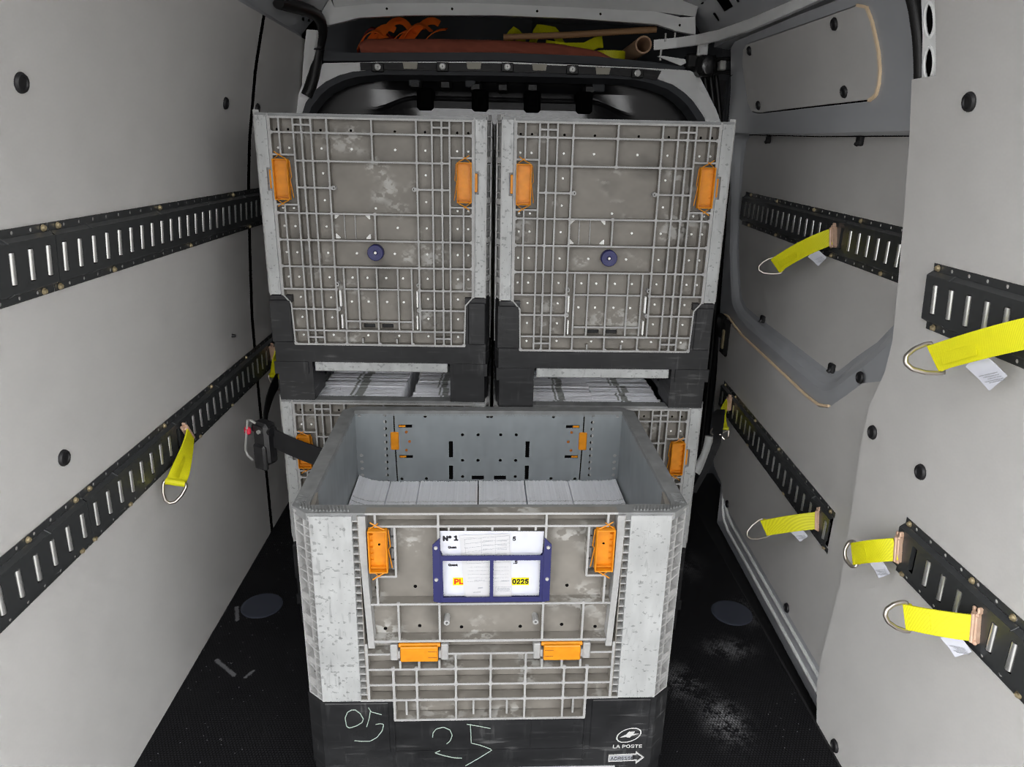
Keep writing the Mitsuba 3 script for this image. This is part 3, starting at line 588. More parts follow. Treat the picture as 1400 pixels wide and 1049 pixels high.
# ================================================================== YELLOW STRAPS WITH D-RINGS
def strap(label, S0, S1, E0, E1, ring, nrm, bulge=.02, tag_at=None, tag_len=.05, ringr=.0042):
    """S0, S1: top and bottom of the webbing at the rail fitting; E0, E1: of its free end; ring: tip of the D-ring"""
    S0, S1, E0, E1, ring, n = (np.asarray(q, float) for q in (S0, S1, E0, E1, ring, nrm)); n = n / np.linalg.norm(n)
    k = thing('tie_down_strap', label, 'strap', 'yellow tie-down straps')
    a, b = (S0 + S1) / 2, (E0 + E1) / 2
    d = (b - a); L = np.linalg.norm(d); c = a + d * .30 + n * bulge
    P = bez(a + n * .012, c, b, 14)
    sv = np.array([(S0 - S1) * (1 - t) + (E0 - E1) * t for t in np.linspace(0, 1, 14)])
    obj('webbing', ribbon(P, sv, .047, .0045), 'yellow', k, smooth=50)
    t = P[-1] - P[-2]; t /= np.linalg.norm(t)
    e = (E0 - E1) / np.linalg.norm(E0 - E1); e = e - t * (e @ t); e /= np.linalg.norm(e)
    q = ring - b; q = q / np.linalg.norm(q); RL = max(.016, np.linalg.norm(ring - b))
    pts = [b - q * .006 + e * .027, b + q * .004 + e * .027, b + q * RL * .5 + e * .022, b + q * RL * .88 + e * .012, b + q * RL, b + q * RL * .88 - e * .012, b + q * RL * .5 - e * .022, b + q * .004 - e * .027, b - q * .006 - e * .027, b - q * .008]
    pts = np.array(pts); pp = np.vstack([pts, pts[:1]])
    obj('d_ring', tube(resample(pp, 48)[:-1], ringr, 8, True), 'chrome', k, smooth=60, label='metal D-ring')
    loop = cat_([cyl(b - q * .008 + e * .0235, b - q * .008 - e * .0235, .0075, 10)])
    obj('end_loop', loop, 'yellow', k, smooth=50)
    # stitched patch
    sp = P[8:13]; nn = np.cross(np.gradient(P, axis=0)[10], sv[10]); nn /= np.linalg.norm(nn)
    if nn @ (CAM - b) < 0: nn = -nn
    obj('stitching', ribbon(resample(sp, 6) + nn * .0028, sv[:6], .030, .001), 'yellow', k)
    # fitting hooked into the rail
    v = (S0 - S1) / np.linalg.norm(S0 - S1); u = np.cross(v, n); u /= np.linalg.norm(u)
    F = frame(a, u, n, v)
    fit = [cbx(-.005, .005, -.006, .012, -.029, .029, .003), cbx(-.009, .009, .006, .013, .021, .030, .003), cbx(-.009, .009, .006, .013, -.030, -.021, .003), cyl([0, .013, -.026], [0, .013, .026], .004, 10), cbx(-.013, -.006, .002, .008, .024, .036, .002), cbx(.002, .008, .0, .010, .027, .039, .002)]
    obj('fitting', xform(cat_(fit), F), 'copper', k, label='copper coloured rail fitting')
    if tag_at is not None:
        i, ln, wd = tag_at
        o = P[i] - sv[i] / np.linalg.norm(sv[i]) * .020 - nn * .004
        dn = -sv[i] / np.linalg.norm(sv[i]); tt = np.gradient(P, axis=0)[i]; tt /= np.linalg.norm(tt)
        dn = dn * .8 + tt * -.45 - n * .15; dn /= np.linalg.norm(dn)
        kk = obj('care_label', ribbon(np.array([o, o + dn * ln * .5 - n * .002, o + dn * ln]), tt, wd, .0006), 'paper', k)
        lines = [ribbon(np.array([o + dn * (ln * f) + nn * .0012 - tt * wd * .38, o + dn * (ln * f) + nn * .0012 + tt * wd * (.38 - .1 * (j % 3))]), dn, .0012, .0003) for j, f in enumerate((.62, .70, .78, .86, .92))]
        obj('lettering', cat_(lines), 'ink_grey', kk, kind='stuff')
    return k
strap('yellow tie-down strap with wire ring on the upper sliding door rail', [.962, 1.985, 1.243], [.962, 1.968, 1.190], [.844, 2.114, 1.134], [.868, 2.101, 1.094], [.812, 2.118, 1.098], [-1, .03, 0], .035, (5, .042, .034), ringr=.0026)
strap('yellow tie-down strap on the near end of the lower sliding door rail', [.925, 1.722, .488], [.925, 1.706, .440], [.791, 1.796, .419], [.81, 1.781, .373], [.752, 1.784, .372], [-1, .03, 0], .03, (6, .035, .03), ringr=.0026)
strap('yellow tie-down strap hanging at the far end of the lower rail of the sliding door', [.935, 2.555, .530], [.935, 2.553, .478], [.862, 2.453, .431], [.888, 2.462, .441], [.846, 2.45, .415], [-1, .03, 0], .02, None, ringr=.0026)
strap('large yellow tie-down strap on the upper pillar rail at the right photo edge', [.825, .985, 1.222], [.825, .970, 1.176], [.755, 1.153, 1.129], [.774, 1.137, 1.079], [.717, 1.145, 1.095], [-1, 0, 0], .03, (9, .052, .045))
strap('yellow tie-down strap on the lower pillar rail, the farther of its two straps', [.860, 1.262, .682], [.860, 1.250, .630], [.812, 1.351, .616], [.809, 1.335, .564], [.800, 1.355, .580], [-1, 0, 0], .035, (6, .036, .032))
strap('yellow tie-down strap on the lower pillar rail, the nearer of its two straps', [.860, 1.013, .680], [.860, 1.001, .626], [.767, 1.085, .648], [.776, 1.068, .600], [.735, 1.078, .625], [-1, 0, 0], .03, (5, .040, .030))
strap('yellow tie-down strap with D-ring hanging from the lower left rail', [-.825, 1.748, .720], [-.825, 1.788, .662], [-.810, 1.625, .620], [-.788, 1.603, .603], [-.805, 1.588, .574], [1, 0, 0], .02, None)
strap('yellow tie-down strap half hidden behind the upper left crate on the lower left rail', [-.83, 2.545, .715], [-.83, 2.555, .665], [-.825, 2.485, .612], [-.790, 2.515, .598], [-.800, 2.495, .562], [1, 0, 0], .02, None)

# ================================================================== CRATES
def hr(x0, x1, z, d0=0.0, d1=.024, w=.0042): return bx(x0, x1, d0, d1, z - w / 2, z + w / 2)
def vr(x, z0, z1, d0=0.0, d1=.024, w=.0042): return bx(x - w / 2, x + w / 2, d0, d1, z0, z1)
def both(ms): return ms + [mirror(m) for m in ms]
def edges(ms):
    out = []
    for m in ms:
        (a, b, c), (d, e, f) = m.bounds
        if len(m.vertices) == 8: out.append(bx(a - .0001, d + .0001, b - .0005, b + .0010, c - .0001, f + .0001))
        else: v = m.vertices.copy(); v[:, 1] = np.where(v[:, 1] > b + .001, b + .001, b - .0005); out.append(mk(v, m.faces))
    return cat_(out)
def node(x, z, r=.0048): return plate_xz(Point(x, z).buffer(r, quad_segs=2), -.0004, .004)
def disc(x, z, r, y0, y1): return plate_xz(Point(x, z).buffer(r, quad_segs=4), y0, y1)

def latch_meshes(x0, x1, z0, z1, y=0.0):
    """tray-shaped slide latch, spring arms, and the tab; inner side towards x0"""
    d = .012
    tray = [bx(x0, x1, y + .004, y + .006, z0, z1), cbx(x0, x1, y - d, y + .004, z0, z0 + .0025, .0008), cbx(x0, x1, y - d, y + .004, z1 - .0025, z1, .0008),
            cbx(x0, x0 + .0025, y - d, y + .004, z0, z1, .0008), cbx(x1 - .0025, x1, y - d, y + .004, z0, z1, .0008), bx(x0 + .003, x1 - .003, y - .006, y + .004, z0 + .0085, z0 + .010)]
    tray += [bx(x1 - .008, x1 - .0025, y - .002, y + .004, z0 + (z1 - z0) * f - .0005, z0 + (z1 - z0) * f + .0007) for f in (.25, .4, .55, .7, .85)]
    xm = (x0 + x1) / 2
    spring = []
    for s, zb in ((1, z1), (-1, z0)):
        spring.append(tube(bez([x0 + .004, y - .006, zb + s * .001], [xm - .006, y - .006, zb + s * .004], [xm + .013, y - .007, zb + s * .017], 8), .0013, 6))
        spring.append(tube(bez([x1 - .004, y - .002, zb + s * .001], [xm + .010, y - .002, zb + s * .004], [xm - .002, y - .003, zb + s * .013], 8), .0010, 6))
    side = [tube(np.array([[x0 - .002, y + .002, z1 - .004], [x0 - .005, y + .002, (z0 + z1) / 2 + .006], [x0 - .001, y + .002, (z0 + z1) / 2], [x0 - .007, y + .002, z0 + .005]]), .0012, 6)]
    return cat_(tray), cat_(spring + side)

# ---- short face (0.6 m), local x: middle of the face, y: inwards, z: up
RA = [.744, .709, .642, .577, .513, .445, .376, .316, .262, .203, .164]
def faceA():
    parts = []
    pl = Polygon([(-.254, .746), (.254, .746), (.254, .298), (.233, .276), (.230, .162), (-.230, .162), (-.233, .276), (-.254, .298)])
    holes = [rrect(-.047, -.015, .206, .219, .003), rrect(.003, .035, .206, .219, .003)]
    for h in holes: pl = pl.difference(h)
    parts.append(('front_panel', plate_xz(pl, .022, .034), 'panel', False))
    R = []
    for s in (1, -1):
        R.append(mirror(vr(.252, .298, .746)) if s < 0 else vr(.252, .298, .746))
    R += [hr(-.254, .254, .744, w=.005), hr(-.231, .231, .164, w=.005)]
    for s in (1, -1):
        e = plate_xz(Polygon([(.250 * s, .299), (.254 * s, .299), (.235 * s, .276), (.232 * s, .162), (.228 * s, .162), (.231 * s, .277)]), 0, .024); R.append(e)
    for z in (.709, .513, .445, .376): R.append(hr(-.252, .252, z))
    R += [hr(-.192, .192, .642), hr(-.229, -.108, .203), hr(.108, .229, .203), hr(-.108, .108, .203, w=.005)]
    for z, xo in ((.316, .252), (.262, .232)): R += [hr(-xo, -.112, z), hr(.112, xo, z)]
    R += [hr(-.192, -.103, .577), hr(.103, .192, .577)]
    full = both([vr(.229, .655, .744), vr(.229, .513, .535), vr(.229, .316, .513), vr(.194, .164, .744), vr(.174, .164, .744), vr(.150, .164, .744), vr(.111, .203, .744)])
    R += full
    R += [vr(0, .642, .744), vr(0, .445, .513)]
    # recess around the latch
    R += both([hr(.192, .252, .656), hr(.192, .252, .534)])
    # small crosses top and bottom
    R += both([hr(.150, .194, .727)]) + both([hr(.150, .194, .184)])
    # flap in the lower middle
    R += both([vr(.090, .203, .376, .006), vr(.053, .203, .376, .006)]) + [vr(-.003, .203, .376, .006), hr(-.090, .090, .316, .008), hr(-.090, .090, .228, .008)]
    R += [vr(x, .164, .203) for x in (-.09, -.003, .087)] + [vr(x, .164, .180, .008) for x in (-.048, .045)]
    R += [vr(-.083, .445, .513, .018, .024, .002), vr(-.055, .445, .513, .018, .024, .002)]
    N = []
    for z in (.709, .642, .577, .513, .445, .376, .316, .262):
        for x in (.174, .111): N += [node(x, z), node(-x, z)]
    for z in (.709, .642, .513): N.append(node(0, z, .005))
    for z in (.709, .513, .445, .376): N += [node(.2495, z), node(-.2495, z)]
    for x in (-.229, -.174, -.09, 0, .09, .174, .229): N.append(node(x, .166))
    parts.append(('front_panel__rib_grid', cat_(R), 'panel', False)); parts.append(('front_panel__rib_edges', cat_([edges(R)] + N), 'crate', False, 'stuff'))
    ring = []
    for s in (1, -1):
        for x, z in ((.103, .577), (.108, .33), (.108, .262)):
            m = extr(Point(x * s, z).buffer(.0058, quad_segs=3).difference(Point(x * s, z).buffer(.0028, quad_segs=3)), .022)
            m = xform(m, XZ); m.apply_translation([0, .022, 0]); ring.append(m)
    parts.append(('front_panel__boss_ring', cat_(ring), 'crate', False))
    st = []
    for x in (.24, .212, .131):
        for z in (.672, .478, .41, .345): st += [disc(x, z, .0028, .019, .0222), disc(-x, z, .0028, .019, .0222)]
    for x in (.131,): st += [disc(s * x, z, .0028, .019, .0222) for s in (1, -1) for z in (.612, .545, .29, .235)]
    for x in (.212,): st += [disc(s * x, z, .0028, .019, .0222) for s in (1, -1) for z in (.29, .235, .185)]
    st += [disc(s * .24, .524, .0028, .019, .0222) for s in (1, -1)] + [disc(s * .212, .524, .0028, .019, .0222) for s in (1, -1)]
    st += [disc(x, z, .003, .019, .0222) for x, z in ((-.055, .672), (.055, .672), (0, .527), (.055, .478), (.045, .41), (-.055, .41), (-.07, .345), (-.03, .345), (.02, .345), (.065, .345), (-.075, .28), (-.03, .28), (.02, .28), (.065, .28), (-.035, .186), (.05, .186), (-.13, .186), (.13, .186))]
    parts.append(('front_panel__ejector_stud', cat_(st), 'stud', False, 'stuff'))
    st = [disc(x, .716, .003, .0212, .0222) for x in (-.24, -.212, -.131, -.055, .055, .131, .212, .24)]
    parts.append(('front_panel__hole', cat_(st), 'dark', False, 'stuff'))
    tri = []
    for x, z, a, b in ((-.108, .511, 1, -1), (-.016, .511, -1, -1), (-.108, .448, 1, 1), (-.016, .448, -1, 1)):
        tri.append(plate_xz(Polygon([(x, z), (x + a * .012, z), (x + a * .012, z + b * .003), (x + a * .003, z + b * .012), (x, z + b * .012)]), .019, .0222))
    for s in (1, -1):
        tri += [bx(s * .106, s * .101, .010, .0222, .268, .312), bx(s * .104, s * .100, .010, .0222, .207, .245)]
    parts.append(('front_panel__label_remnant', cat_(tri), 'stud', False, 'stuff'))
    kn = lathe([[.0, .002], [.004, .002], [.0055, .007], [.008, .008], [.0195, .008], [.021, .006], [.021, -.012], [0, -.012]], 28)
    parts.append(('front_panel__knob', xform(kn, frame([-.003, .006, .4145], [1, 0, 0], [0, 0, 1], [0, -1, 0])), 'blue', 30))
    sc = lathe([[0, .004], [.0035, .004], [.0045, .002], [.0045, 0], [0, 0]], 10)
    parts.append(('front_panel__screw', xform(sc, frame([-.003, .003, .4145], [1, 0, 0], [0, 0, 1], [0, -1, 0])), 'steel', 30))
    tr, sp = latch_meshes(.212, .250, .546, .646)
    tabm = cbx(.253, .264, .004, .012, .573, .619, .001)
    for f in (lambda m: mirror(m), lambda m: m):
        parts.append(('latch', cat_([f(tr), f(tabm)]), 'orange', False)); parts.append(('latch+__spring', f(sp), 'orange', 40))
    # corner: strip, chamfer
    for f in (lambda m: m, mirror):
        parts.append(('corner_post', f(cat_([prism_z([(.254, .0), (.2575, .0), (.2575, .036), (.254, .036)], .298, .752), prism_z([(.254, .012), (.288, .012), (.288, .03), (.299, .05), (.299, .11), (.265, .11), (.265, .04), (.254, .036)], .298, .752)])), 'crate', False))
        slot = sbox(.2525, .568, .268, .624)
        parts.append(('corner_post+__wear_strip', f(plate_xz(sbox(.2585, .3, .2845, .748).difference(slot), 0, .014)), 'strip', False))
        L = [bx(.2845, .288, .001, .02, .298, .748), bx(.2965, .3, .030, .05, .298, .748)]
        for i in range(14):
            z = .305 + i * .0335
            L.append(xform(bx(0, .034, -.0, .012, z, z + .003), frame([.287, .002, 0], [.40, .917, 0], [-.917, .40, 0], [0, 0, 1])))
            if i % 3 == 1: L.append(xform(bx(.006, .028, -.001, .012, z + .006, z + .020), frame([.287, .002, 0], [.40, .917, 0], [-.917, .40, 0], [0, 0, 1])))
        parts.append(('corner_post+__lattice', f(cat_(L)), 'crate', False))
    return parts

# ---- long face (0.8 m) with the drop door
def faceB():
    parts = []
    # lower fixed panel
    low = Polygon([(-.262, .452), (.262, .452), (.262, .305), (.208, .305), (.208, .252), (-.208, .252), (-.208, .305), (-.262, .305)]).difference(sbox(-.088, .4365, .088, .4435))
    parts.append(('front_panel', plate_xz(low, .026, .036), 'panel', False))
    R = [hr(-.260, .260, .387), hr(-.260, .260, .347), hr(-.278, .278, .3065, w=.005), hr(-.208, .208, .2525, w=.005), hr(-.09, .09, .426)]
    R += both([hr(.211, .260, .426), vr(.206, .2525, .387, w=.005), vr(.157, .252, .387), vr(.074, .252, .426), vr(.151, .387, .409), vr(.1085, .387, .409), vr(.1905, .387, .409), vr(.2595, .305, .452, w=.005), vr(.182, .255, .296, .012), vr(.0365, .255, .296, .012), hr(.20, .25, .447, .012, .026)])
    R += [vr(0, .252, .426)]
    N = []
    for z in (.387, .347, .3065):
        for x in (0, .074, .157, .206): N += [node(x, z, .0052), node(-x, z, .0052)]
    parts.append(('front_panel__rib_grid', cat_(R), 'panel', False)); parts.append(('front_panel__rib_edges', cat_([edges(R)] + N), 'crate', False, 'stuff'))
    parts.append(('front_panel__hole', cat_([disc(x, .2965, .003, .0252, .0262) for x in (-.182, -.115, -.037, .037, .115, .18)]), 'dark', False, 'stuff'))
    # door
    dpoly = Polygon([(-.2475, .757), (.2475, .757), (.2475, .60), (.2415, .4565), (-.2415, .4565), (-.2475, .60)])
    parts.append(('drop_door', plate_xz(dpoly, .025, .035), 'panel', False))
    R = [hr(-.248, .248, .7565, w=.004), hr(-.231, .231, .729), hr(-.246, .246, .549), hr(-.243, .243, .4585, w=.005)]
    R += both([vr(.229, .729, .757), vr(.1065, .459, .757), vr(.192, .614, .729), hr(.192, .232, .615), vr(.2305, .549, .616), vr(.190, .459, .549)])
    R += both([vr(.0857, .7195, .729), vr(.053, .7195, .729)]) + [vr(0, .7195, .729)]
    N = [node(s * x, z, .0042) for s in (1, -1) for x, z in ((.1065, .729), (.1065, .549), (.19, .549))]
    parts.append(('drop_door__rib_grid', cat_(R), 'panel', False)); parts.append(('drop_door__rib_edges', cat_([edges(R)] + N), 'crate', False, 'stuff'))
    for s in (1, -1):
        e = Polygon([(s * .262, .752), (s * .2475, .752), (s * .2475, .60), (s * .2415, .443), (s * .2545, .443), (s * .2585, .56), (s * .2615, .66)])
        parts.append(('drop_door__edge_strip', plate_xz(e, -.002, .03), 'crate', False))
    st = []
    for x, z in ((.222, .472), (.15, .478), (.062, .474), (.157, .575), (.236, .573), (.01, .749), (.06, .749), (-.03, .749)):
        st.append(disc(x, z, .0036, .0242, .0252)); st.append(disc(-x, z, .0036, .0242, .0252))
    parts.append(('drop_door__hole', cat_(st), 'dark', False, 'stuff'))
    for s in (1, -1):
        m = extr(Point(s * .092, .503).buffer(.0062, quad_segs=3).difference(Point(s * .092, .503).buffer(.0027, quad_segs=3)), .025)
        m = xform(m, XZ); m.apply_translation([0, .025, 0]); parts.append(('drop_door__boss_ring', m, 'crate', False))
    tr, sp = latch_meshes(.2065, .2435, .630, .7245)
    dot = disc(.2235, .687, .0022, -.0125 + .0155, .0042)
    sl = cat_([bx(.195, .201, .010, .026, z, z + .022) for z in (.625, .651, .677, .703)])
    for f in (mirror, lambda m: m):
        parts.append(('drop_door__latch', f(tr), 'orange', False)); parts.append(('drop_door__latch_spring', f(sp), 'orange', 40))
        parts.append(('drop_door__latch_dimple', f(dot), 'dark', False)); parts.append(('drop_door__latch_guide', f(sl), 'rim', False))
    # hinges
    for f in (mirror, lambda m: m):
        parts.append(('hinge', f(cat_([cbx(.111, .189, -.006, .006, .410, .447, .002), cyl([.106, .006, .445], [.193, .006, .445], .005, 10)])), 'orange', False))
        parts.append(('hinge+__slit', f(cat_([bx(.113, .131, -.0065, -.0055, z, z + .0013) for z in (.421, .436)])), 'clip_dark', False))
        parts.append(('hinge+__bracket', f(cat_([cbx(.0895, .1045, -.001, .024, .410, .449, .002), bx(.1045, .1095, .002, .016, .414, .432)])), 'crate', False))
        parts.append(('hinge+__bracket', f(cat_([cbx(.195, .2105, -.001, .024, .410, .449, .002), bx(.1905, .195, .002, .016, .414, .432)])), 'crate', False))
    # door sign holder
    hold = Polygon([(-.104, .664), (.104, .664), (.104, .556), (-.104, .556)]).difference(sbox(-.0985, .5665, -.004, .6535)).difference(sbox(.003, .5665, .0975, .6535))
    fl = [plate_xz(hold, -.004, -.001), bx(-.104, .104, .012, .014, .556, .705)]
    for s in (1, -1):
        fl += [plate_xz(Polygon([(s * .1035, .705), (s * .118, .690), (s * .118, .560), (s * .1035, .556)]), -.006, -.002), bx(s * .1015, s * .105, -.004, .014, .556, .668)]
    fl.append(bx(-.104, .104, -.004, .014, .556, .559))
    parts.append(('drop_door__sign_holder', cat_(fl), 'blue', False))
    for s in (1, -1):
        for z in (.684, .611):
            parts.append(('drop_door__rivet', xform(lathe([[0, .003], [.003, .0025], [.0042, .0], [0, 0]], 10), frame([s * .1115, -.006, z], [1, 0, 0], [0, 0, 1], [0, -1, 0])), 'steel', 30))
    # corner posts
    for f in (lambda m: m, mirror):
        post = prism_z([(.262, .0), (.264, .0), (.264, .018), (.352, .016), (.379, .040), (.379, .10), (.360, .10), (.352, .036), (.262, .036)], .305, .752)
        parts.append(('corner_post', f(post), 'panel', False))
        parts.append(('corner_post+__wear_strip', f(plate_xz(Polygon([(.2765, .307), (.274, .752), (.3545, .752), (.3575, .307)]), -.002, .018)), 'strip', False))
        L = [hr(.262, .277, z, 0, .018, .003) for z in np.arange(.322, .745, .0182)]
        L += [bx(.3535, .357, 0, .016, .305, .752)]
        C, S = .768, .640      # along the chamfer (0.356, 0) -> (0.392, 0.030)
        F = frame([.3565, .0, 0], [C, S, 0], [-S, C, 0], [0, 0, 1])
        Lc = [bx(.0165, .0195, 0, .014, .305, .752), bx(.0445, .0475, 0, .014, .305, .752), bx(0, .0475, 0, .014, .305, .309), bx(0, .0475, 0, .014, .748, .752)]
        Lc += [bx(.001, .018, 0, .014, z, z + .003) for z in np.arange(.322, .745, .0182)]
        for i, z in enumerate(np.arange(.325, .74, .0535)):
            sl = xform(bx(0, .030, 0, .014, 0, .003), frame([.018, 0, z], [.97, 0, .24], [0, 1, 0], [-.24, 0, .97])); Lc.append(sl)
            Lc.append(bx(.018, .047, 0, .014, z + .024, z + .027))
            if z < .56: Lc.append(bx(.026, .046, .004, .014, z + .006, z + .026))
        parts.append(('corner_post+__lattice', f(cat_(L + [xform(m, F) for m in Lc])), 'crate', False))
    return parts

def side_grid(y0, y1, x, s, H=.752):
    """plain ribbed side wall: plate at |x| - .03, ribs out to |x|"""
    A = [bx(s * (x - .034), s * (x - .024), y0, y1, .164, .75)]
    for z in RA[:-1]: A.append(bx(s * (x - .026), s * x, y0, y1, z - .002, z + .002))
    for y in np.linspace(y0, y1, 9): A.append(bx(s * (x - .026), s * x, y - .002, y + .002, .164, .75))
    return cat_(A)

def shell(W, D, hw, open_half, front_post, post_z, detail):
    """pallet base, side and back walls, rim; W wide, D deep; hw: half width of the front panel's notch"""
    parts = []
    w = W / 2
    ch = .036 if W > .7 else .012
    foot = [(-w + .0, .032), (-w + ch, .002), (w - ch, .002), (w - .0, .032), (w - .0, D - .032), (w - ch, D - .002), (-w + ch, D - .002), (-w, D - .032)]
    base = [prism_z([(x * .985, y if y < D / 2 else y) for x, y in foot], .113, .164)]
    fp = front_post
    for s in (1, -1):   # corner posts of the base, front and rear
        c = [(s * fp, .002), (s * (w - ch), .002), (s * w * .992, .032), (s * w * .992, .13), (s * (w - .04), .13), (s * (w - .04), .045), (s * fp, .045)]
        for m in (prism_z(c if s > 0 else c[::-1], .113, post_z), mirror_y(prism_z(c if s > 0 else c[::-1], .113, post_z), D / 2)): base.append(m)
        base.append(bx(s * (w - .038), s * (w * .992), .1, D - .1, .113, .20))
        for y in (.0, 1.0):
            f = prism_z([(s * open_half, .004), (s * (w - ch - .003), .004), (s * (w - .006), .034), (s * (w - .006), .13), (s * open_half, .13)][:: (1 if s > 0 else -1)], .0, .113)
            base.append(f if y == 0 else mirror_y(f, D / 2))
        base.append(prism_z([(s * (w - .11), D / 2 - .07), (s * (w - .008), D / 2 - .07), (s * (w - .008), D / 2 + .07), (s * (w - .11), D / 2 + .07)][:: (1 if s > 0 else -1)], .0, .113))
        base.append(bx(s * (w - .10), s * (w - .012), .02, D - .02, .0, .022))
    base.append(bx(-fp, fp, .034, .046, .113, post_z)); base.append(bx(-fp, fp, D - .046, D - .002, .113, post_z))
    if detail == 'A':
        base += [bx(-.232, .232, .006, .04, .113, .160), bx(-.21, .21, .003, .01, .118, .150)]
        for s in (1, -1): base += [cbx(s * .240, s * .288, -.001, .01, .168, .286, .003), bx(s * .20, s * .293, -.001, .006, .078, .113), bx(s * .232, s * .2345, .0, .036, .164, .278)]
    else:
        base += [bx(-.21, .21, .004, .04, .117, .252)]
        for s in (1, -1):
            base += [cbx(s * .222, s * .352, -.0015, .008, .163, .300, .002), bx(s * .208, s * .2115, .0, .036, .117, .304)]
        for x in (-.17, .183):
            a = np.linspace(0, np.pi, 12); base.append(quadstrip([[x - .034 * math.cos(t), .002, .112 + .026 * math.sin(t)] for t in a], [[x - .027 * math.cos(t), .018, .112 + .018 * math.sin(t)] for t in a]))
        base += [bx(x - .0008, x + .0008, .0028, .006, .12, .25) for x in (-.0, .09)]
    parts.append(('pallet_base', cat_(base), 'black', 35))
    hwb = .183 if detail == 'A' else .285
    parts.append(('pallet_base__skid_strip', cat_([cbx(-hwb, hwb, .003 if detail == 'A' else -.002, .03, .086, .1125, .002)]), 'strip', False))
    parts.append(('pallet_base__deck_underside', cat_([cbx(x - .012, x + .012, .05, D - .05, .09, .113, .002) for x in np.linspace(-w + .12, w - .12, 5)]), 'black', False))
    # inner walls
    i = .036
    parts.append(('floor_plate', bx(-w + i, w - i, i, D - i, .160, .170), 'inner', False))
    for s, nm in ((-1, 'side_wall'), (1, 'side_wall')):
        parts.append((nm, bx(s * (w - i), s * (w - i + .008), i - .004, D - i + .004, .165, .748), 'inner', False))
        parts.append((nm + '+__rib_grid', side_grid(.10, D - .10, w, s), 'crate', False))
        rp = prism_z([(s * (w - ch - .08), D - .012), (s * (w - ch), D - .012), (s * (w - .012), D - .04), (s * (w - .012), D - .10), (s * (w - .03), D - .10), (s * (w - .034), D - .034), (s * (w - ch - .08), D - .034)][:: (-1 if s > 0 else 1)], post_z, .75)
        parts.append(('rear_post', rp, 'crate', False))
    parts.append(('front_lining', bx(-w + i, w - i, .034, i + .002, .30, .748), 'inner', False))
    xi = w - i
    back = sbox(-xi, .165, xi, .748)
    cuts = []
    if W > .7:
        for s in (1, -1):
            cuts += [Point(s * .284, z).buffer(.0050, quad_segs=3) for z in np.arange(.545, .75, .01995)]
            cuts += [Point(s * .352, z).buffer(.0050, quad_segs=3) for z in list(np.arange(.545, .63, .01995)) + [.743]]
            cuts += [Point(s * x, z).buffer(.0045, quad_segs=3) for x, z in ((.175, .741), (.005, .741), (.243, .553), (.175, .554), (.074, .687), (.031, .687), (.074, .61), (.031, .61), (.074, .56))]
            cuts += [sbox(s * .106 - .0055, .619, s * .106 + .0055, .668), sbox(s * .106 - .0055, .551, s * .106 + .0055, .594), sbox(s * .031 - .017, .551, s * .031 + .017, .563)]
            cuts += [Polygon([(s * .2612, .747), (s * .2578, .747), (s * .2578, .69), (s * .2528, .5), (s * .2562, .5), (s * .2612, .69)])]
    from shapely import union_all
    if cuts: back = back.difference(union_all(cuts))
    parts.append(('back_wall', plate_xz(back, D - i, D - i + .0025), 'inner', False))
    parts.append(('back_wall__backing', bx(-w + i, w - i, D - i + .006, D - i + .0075, .165, .748), 'dark', False))
    gb = [bx(-w + .1, w - .1, D - .014, D - .002, z - .002, z + .002) for z in RA] + [bx(x - .002, x + .002, D - .014, D - .002, .164, .75) for x in np.linspace(-w + .1, w - .1, 12)]
    parts.append(('back_wall__rib_grid', cat_(gb), 'crate', False))
    if W > .7:
        for s in (1, -1):
            parts.append(('back_wall__clip', cat_([cbx(s * .259 - .011, s * .259 + .011, D - i - .004, D - i + .004, .643, .695, .002)]), 'orange', False))
            for z in (.7125, .622):
                parts.append(('back_wall__clip_pin', bx(s * .247, s * .229, D - i - .0012, D - i + .002, z - .0025, z + .0025), 'orange', False))
                parts.append(('back_wall__clip_slot', bx(s * .248, s * .211, D - i - .0006, D - i + .002, z - .004, z + .004), 'dark', False))
            parts.append(('back_wall__rivet', cat_([disc(s * x, z, .004, D - i - .0008, D - i + .001) for x, z in ((.227, .695), (.219, .667), (.228, .641))]), 'clip_dark', False))
    # rim
    outer = [(-w + .004, .034), (-w + ch + .002, .002), (w - ch - .002, .002), (w - .004, .034), (w - .004, D - .034), (w - ch, D - .004), (-w + ch, D - .004), (-w + .004, D - .034)]
    rp = Polygon(outer, [[(-w + i, i), (w - i, i), (w - i, D - i), (-w + i, D - i)]])
    if W > .7:
        low = rp.difference(sbox(-.262, -1, .262, .026))
        a_ = extr(rp, .004); a_.apply_translation([0, 0, .7535]); b_ = extr(low, .0115); b_.apply_translation([0, 0, .742]); rm = cat_([a_, b_])
    else:
        rm = extr(rp, .012); rm.apply_translation([0, 0, .742])
    parts.append(('rim', rm, 'rim', False))
    teeth = []
    if W > .7:
        for s in (1, -1):
            for k in range(15):
                x = s * (w - .02 - k * .0068)
                teeth.append(xform(bx(-.0015, .0015, -.011, .011, .757, .7605), frame([x, .020 if k > 3 else .034 - k * .003, 0], [.95, -.3 * s, 0], [.3 * s, .95, 0], [0, 0, 1])))
            for k in range(5):
                teeth.append(xform(bx(-.0015, .0015, -.010, .010, .757, .7605), frame([s * (w - .018), .045 + k * .008, 0], [.3, .95, 0], [-.95, .3, 0], [0, 0, 1])))
        parts.append(('rim__corner_ribbing', cat_(teeth), 'rim', False, 'stuff'))
    return parts

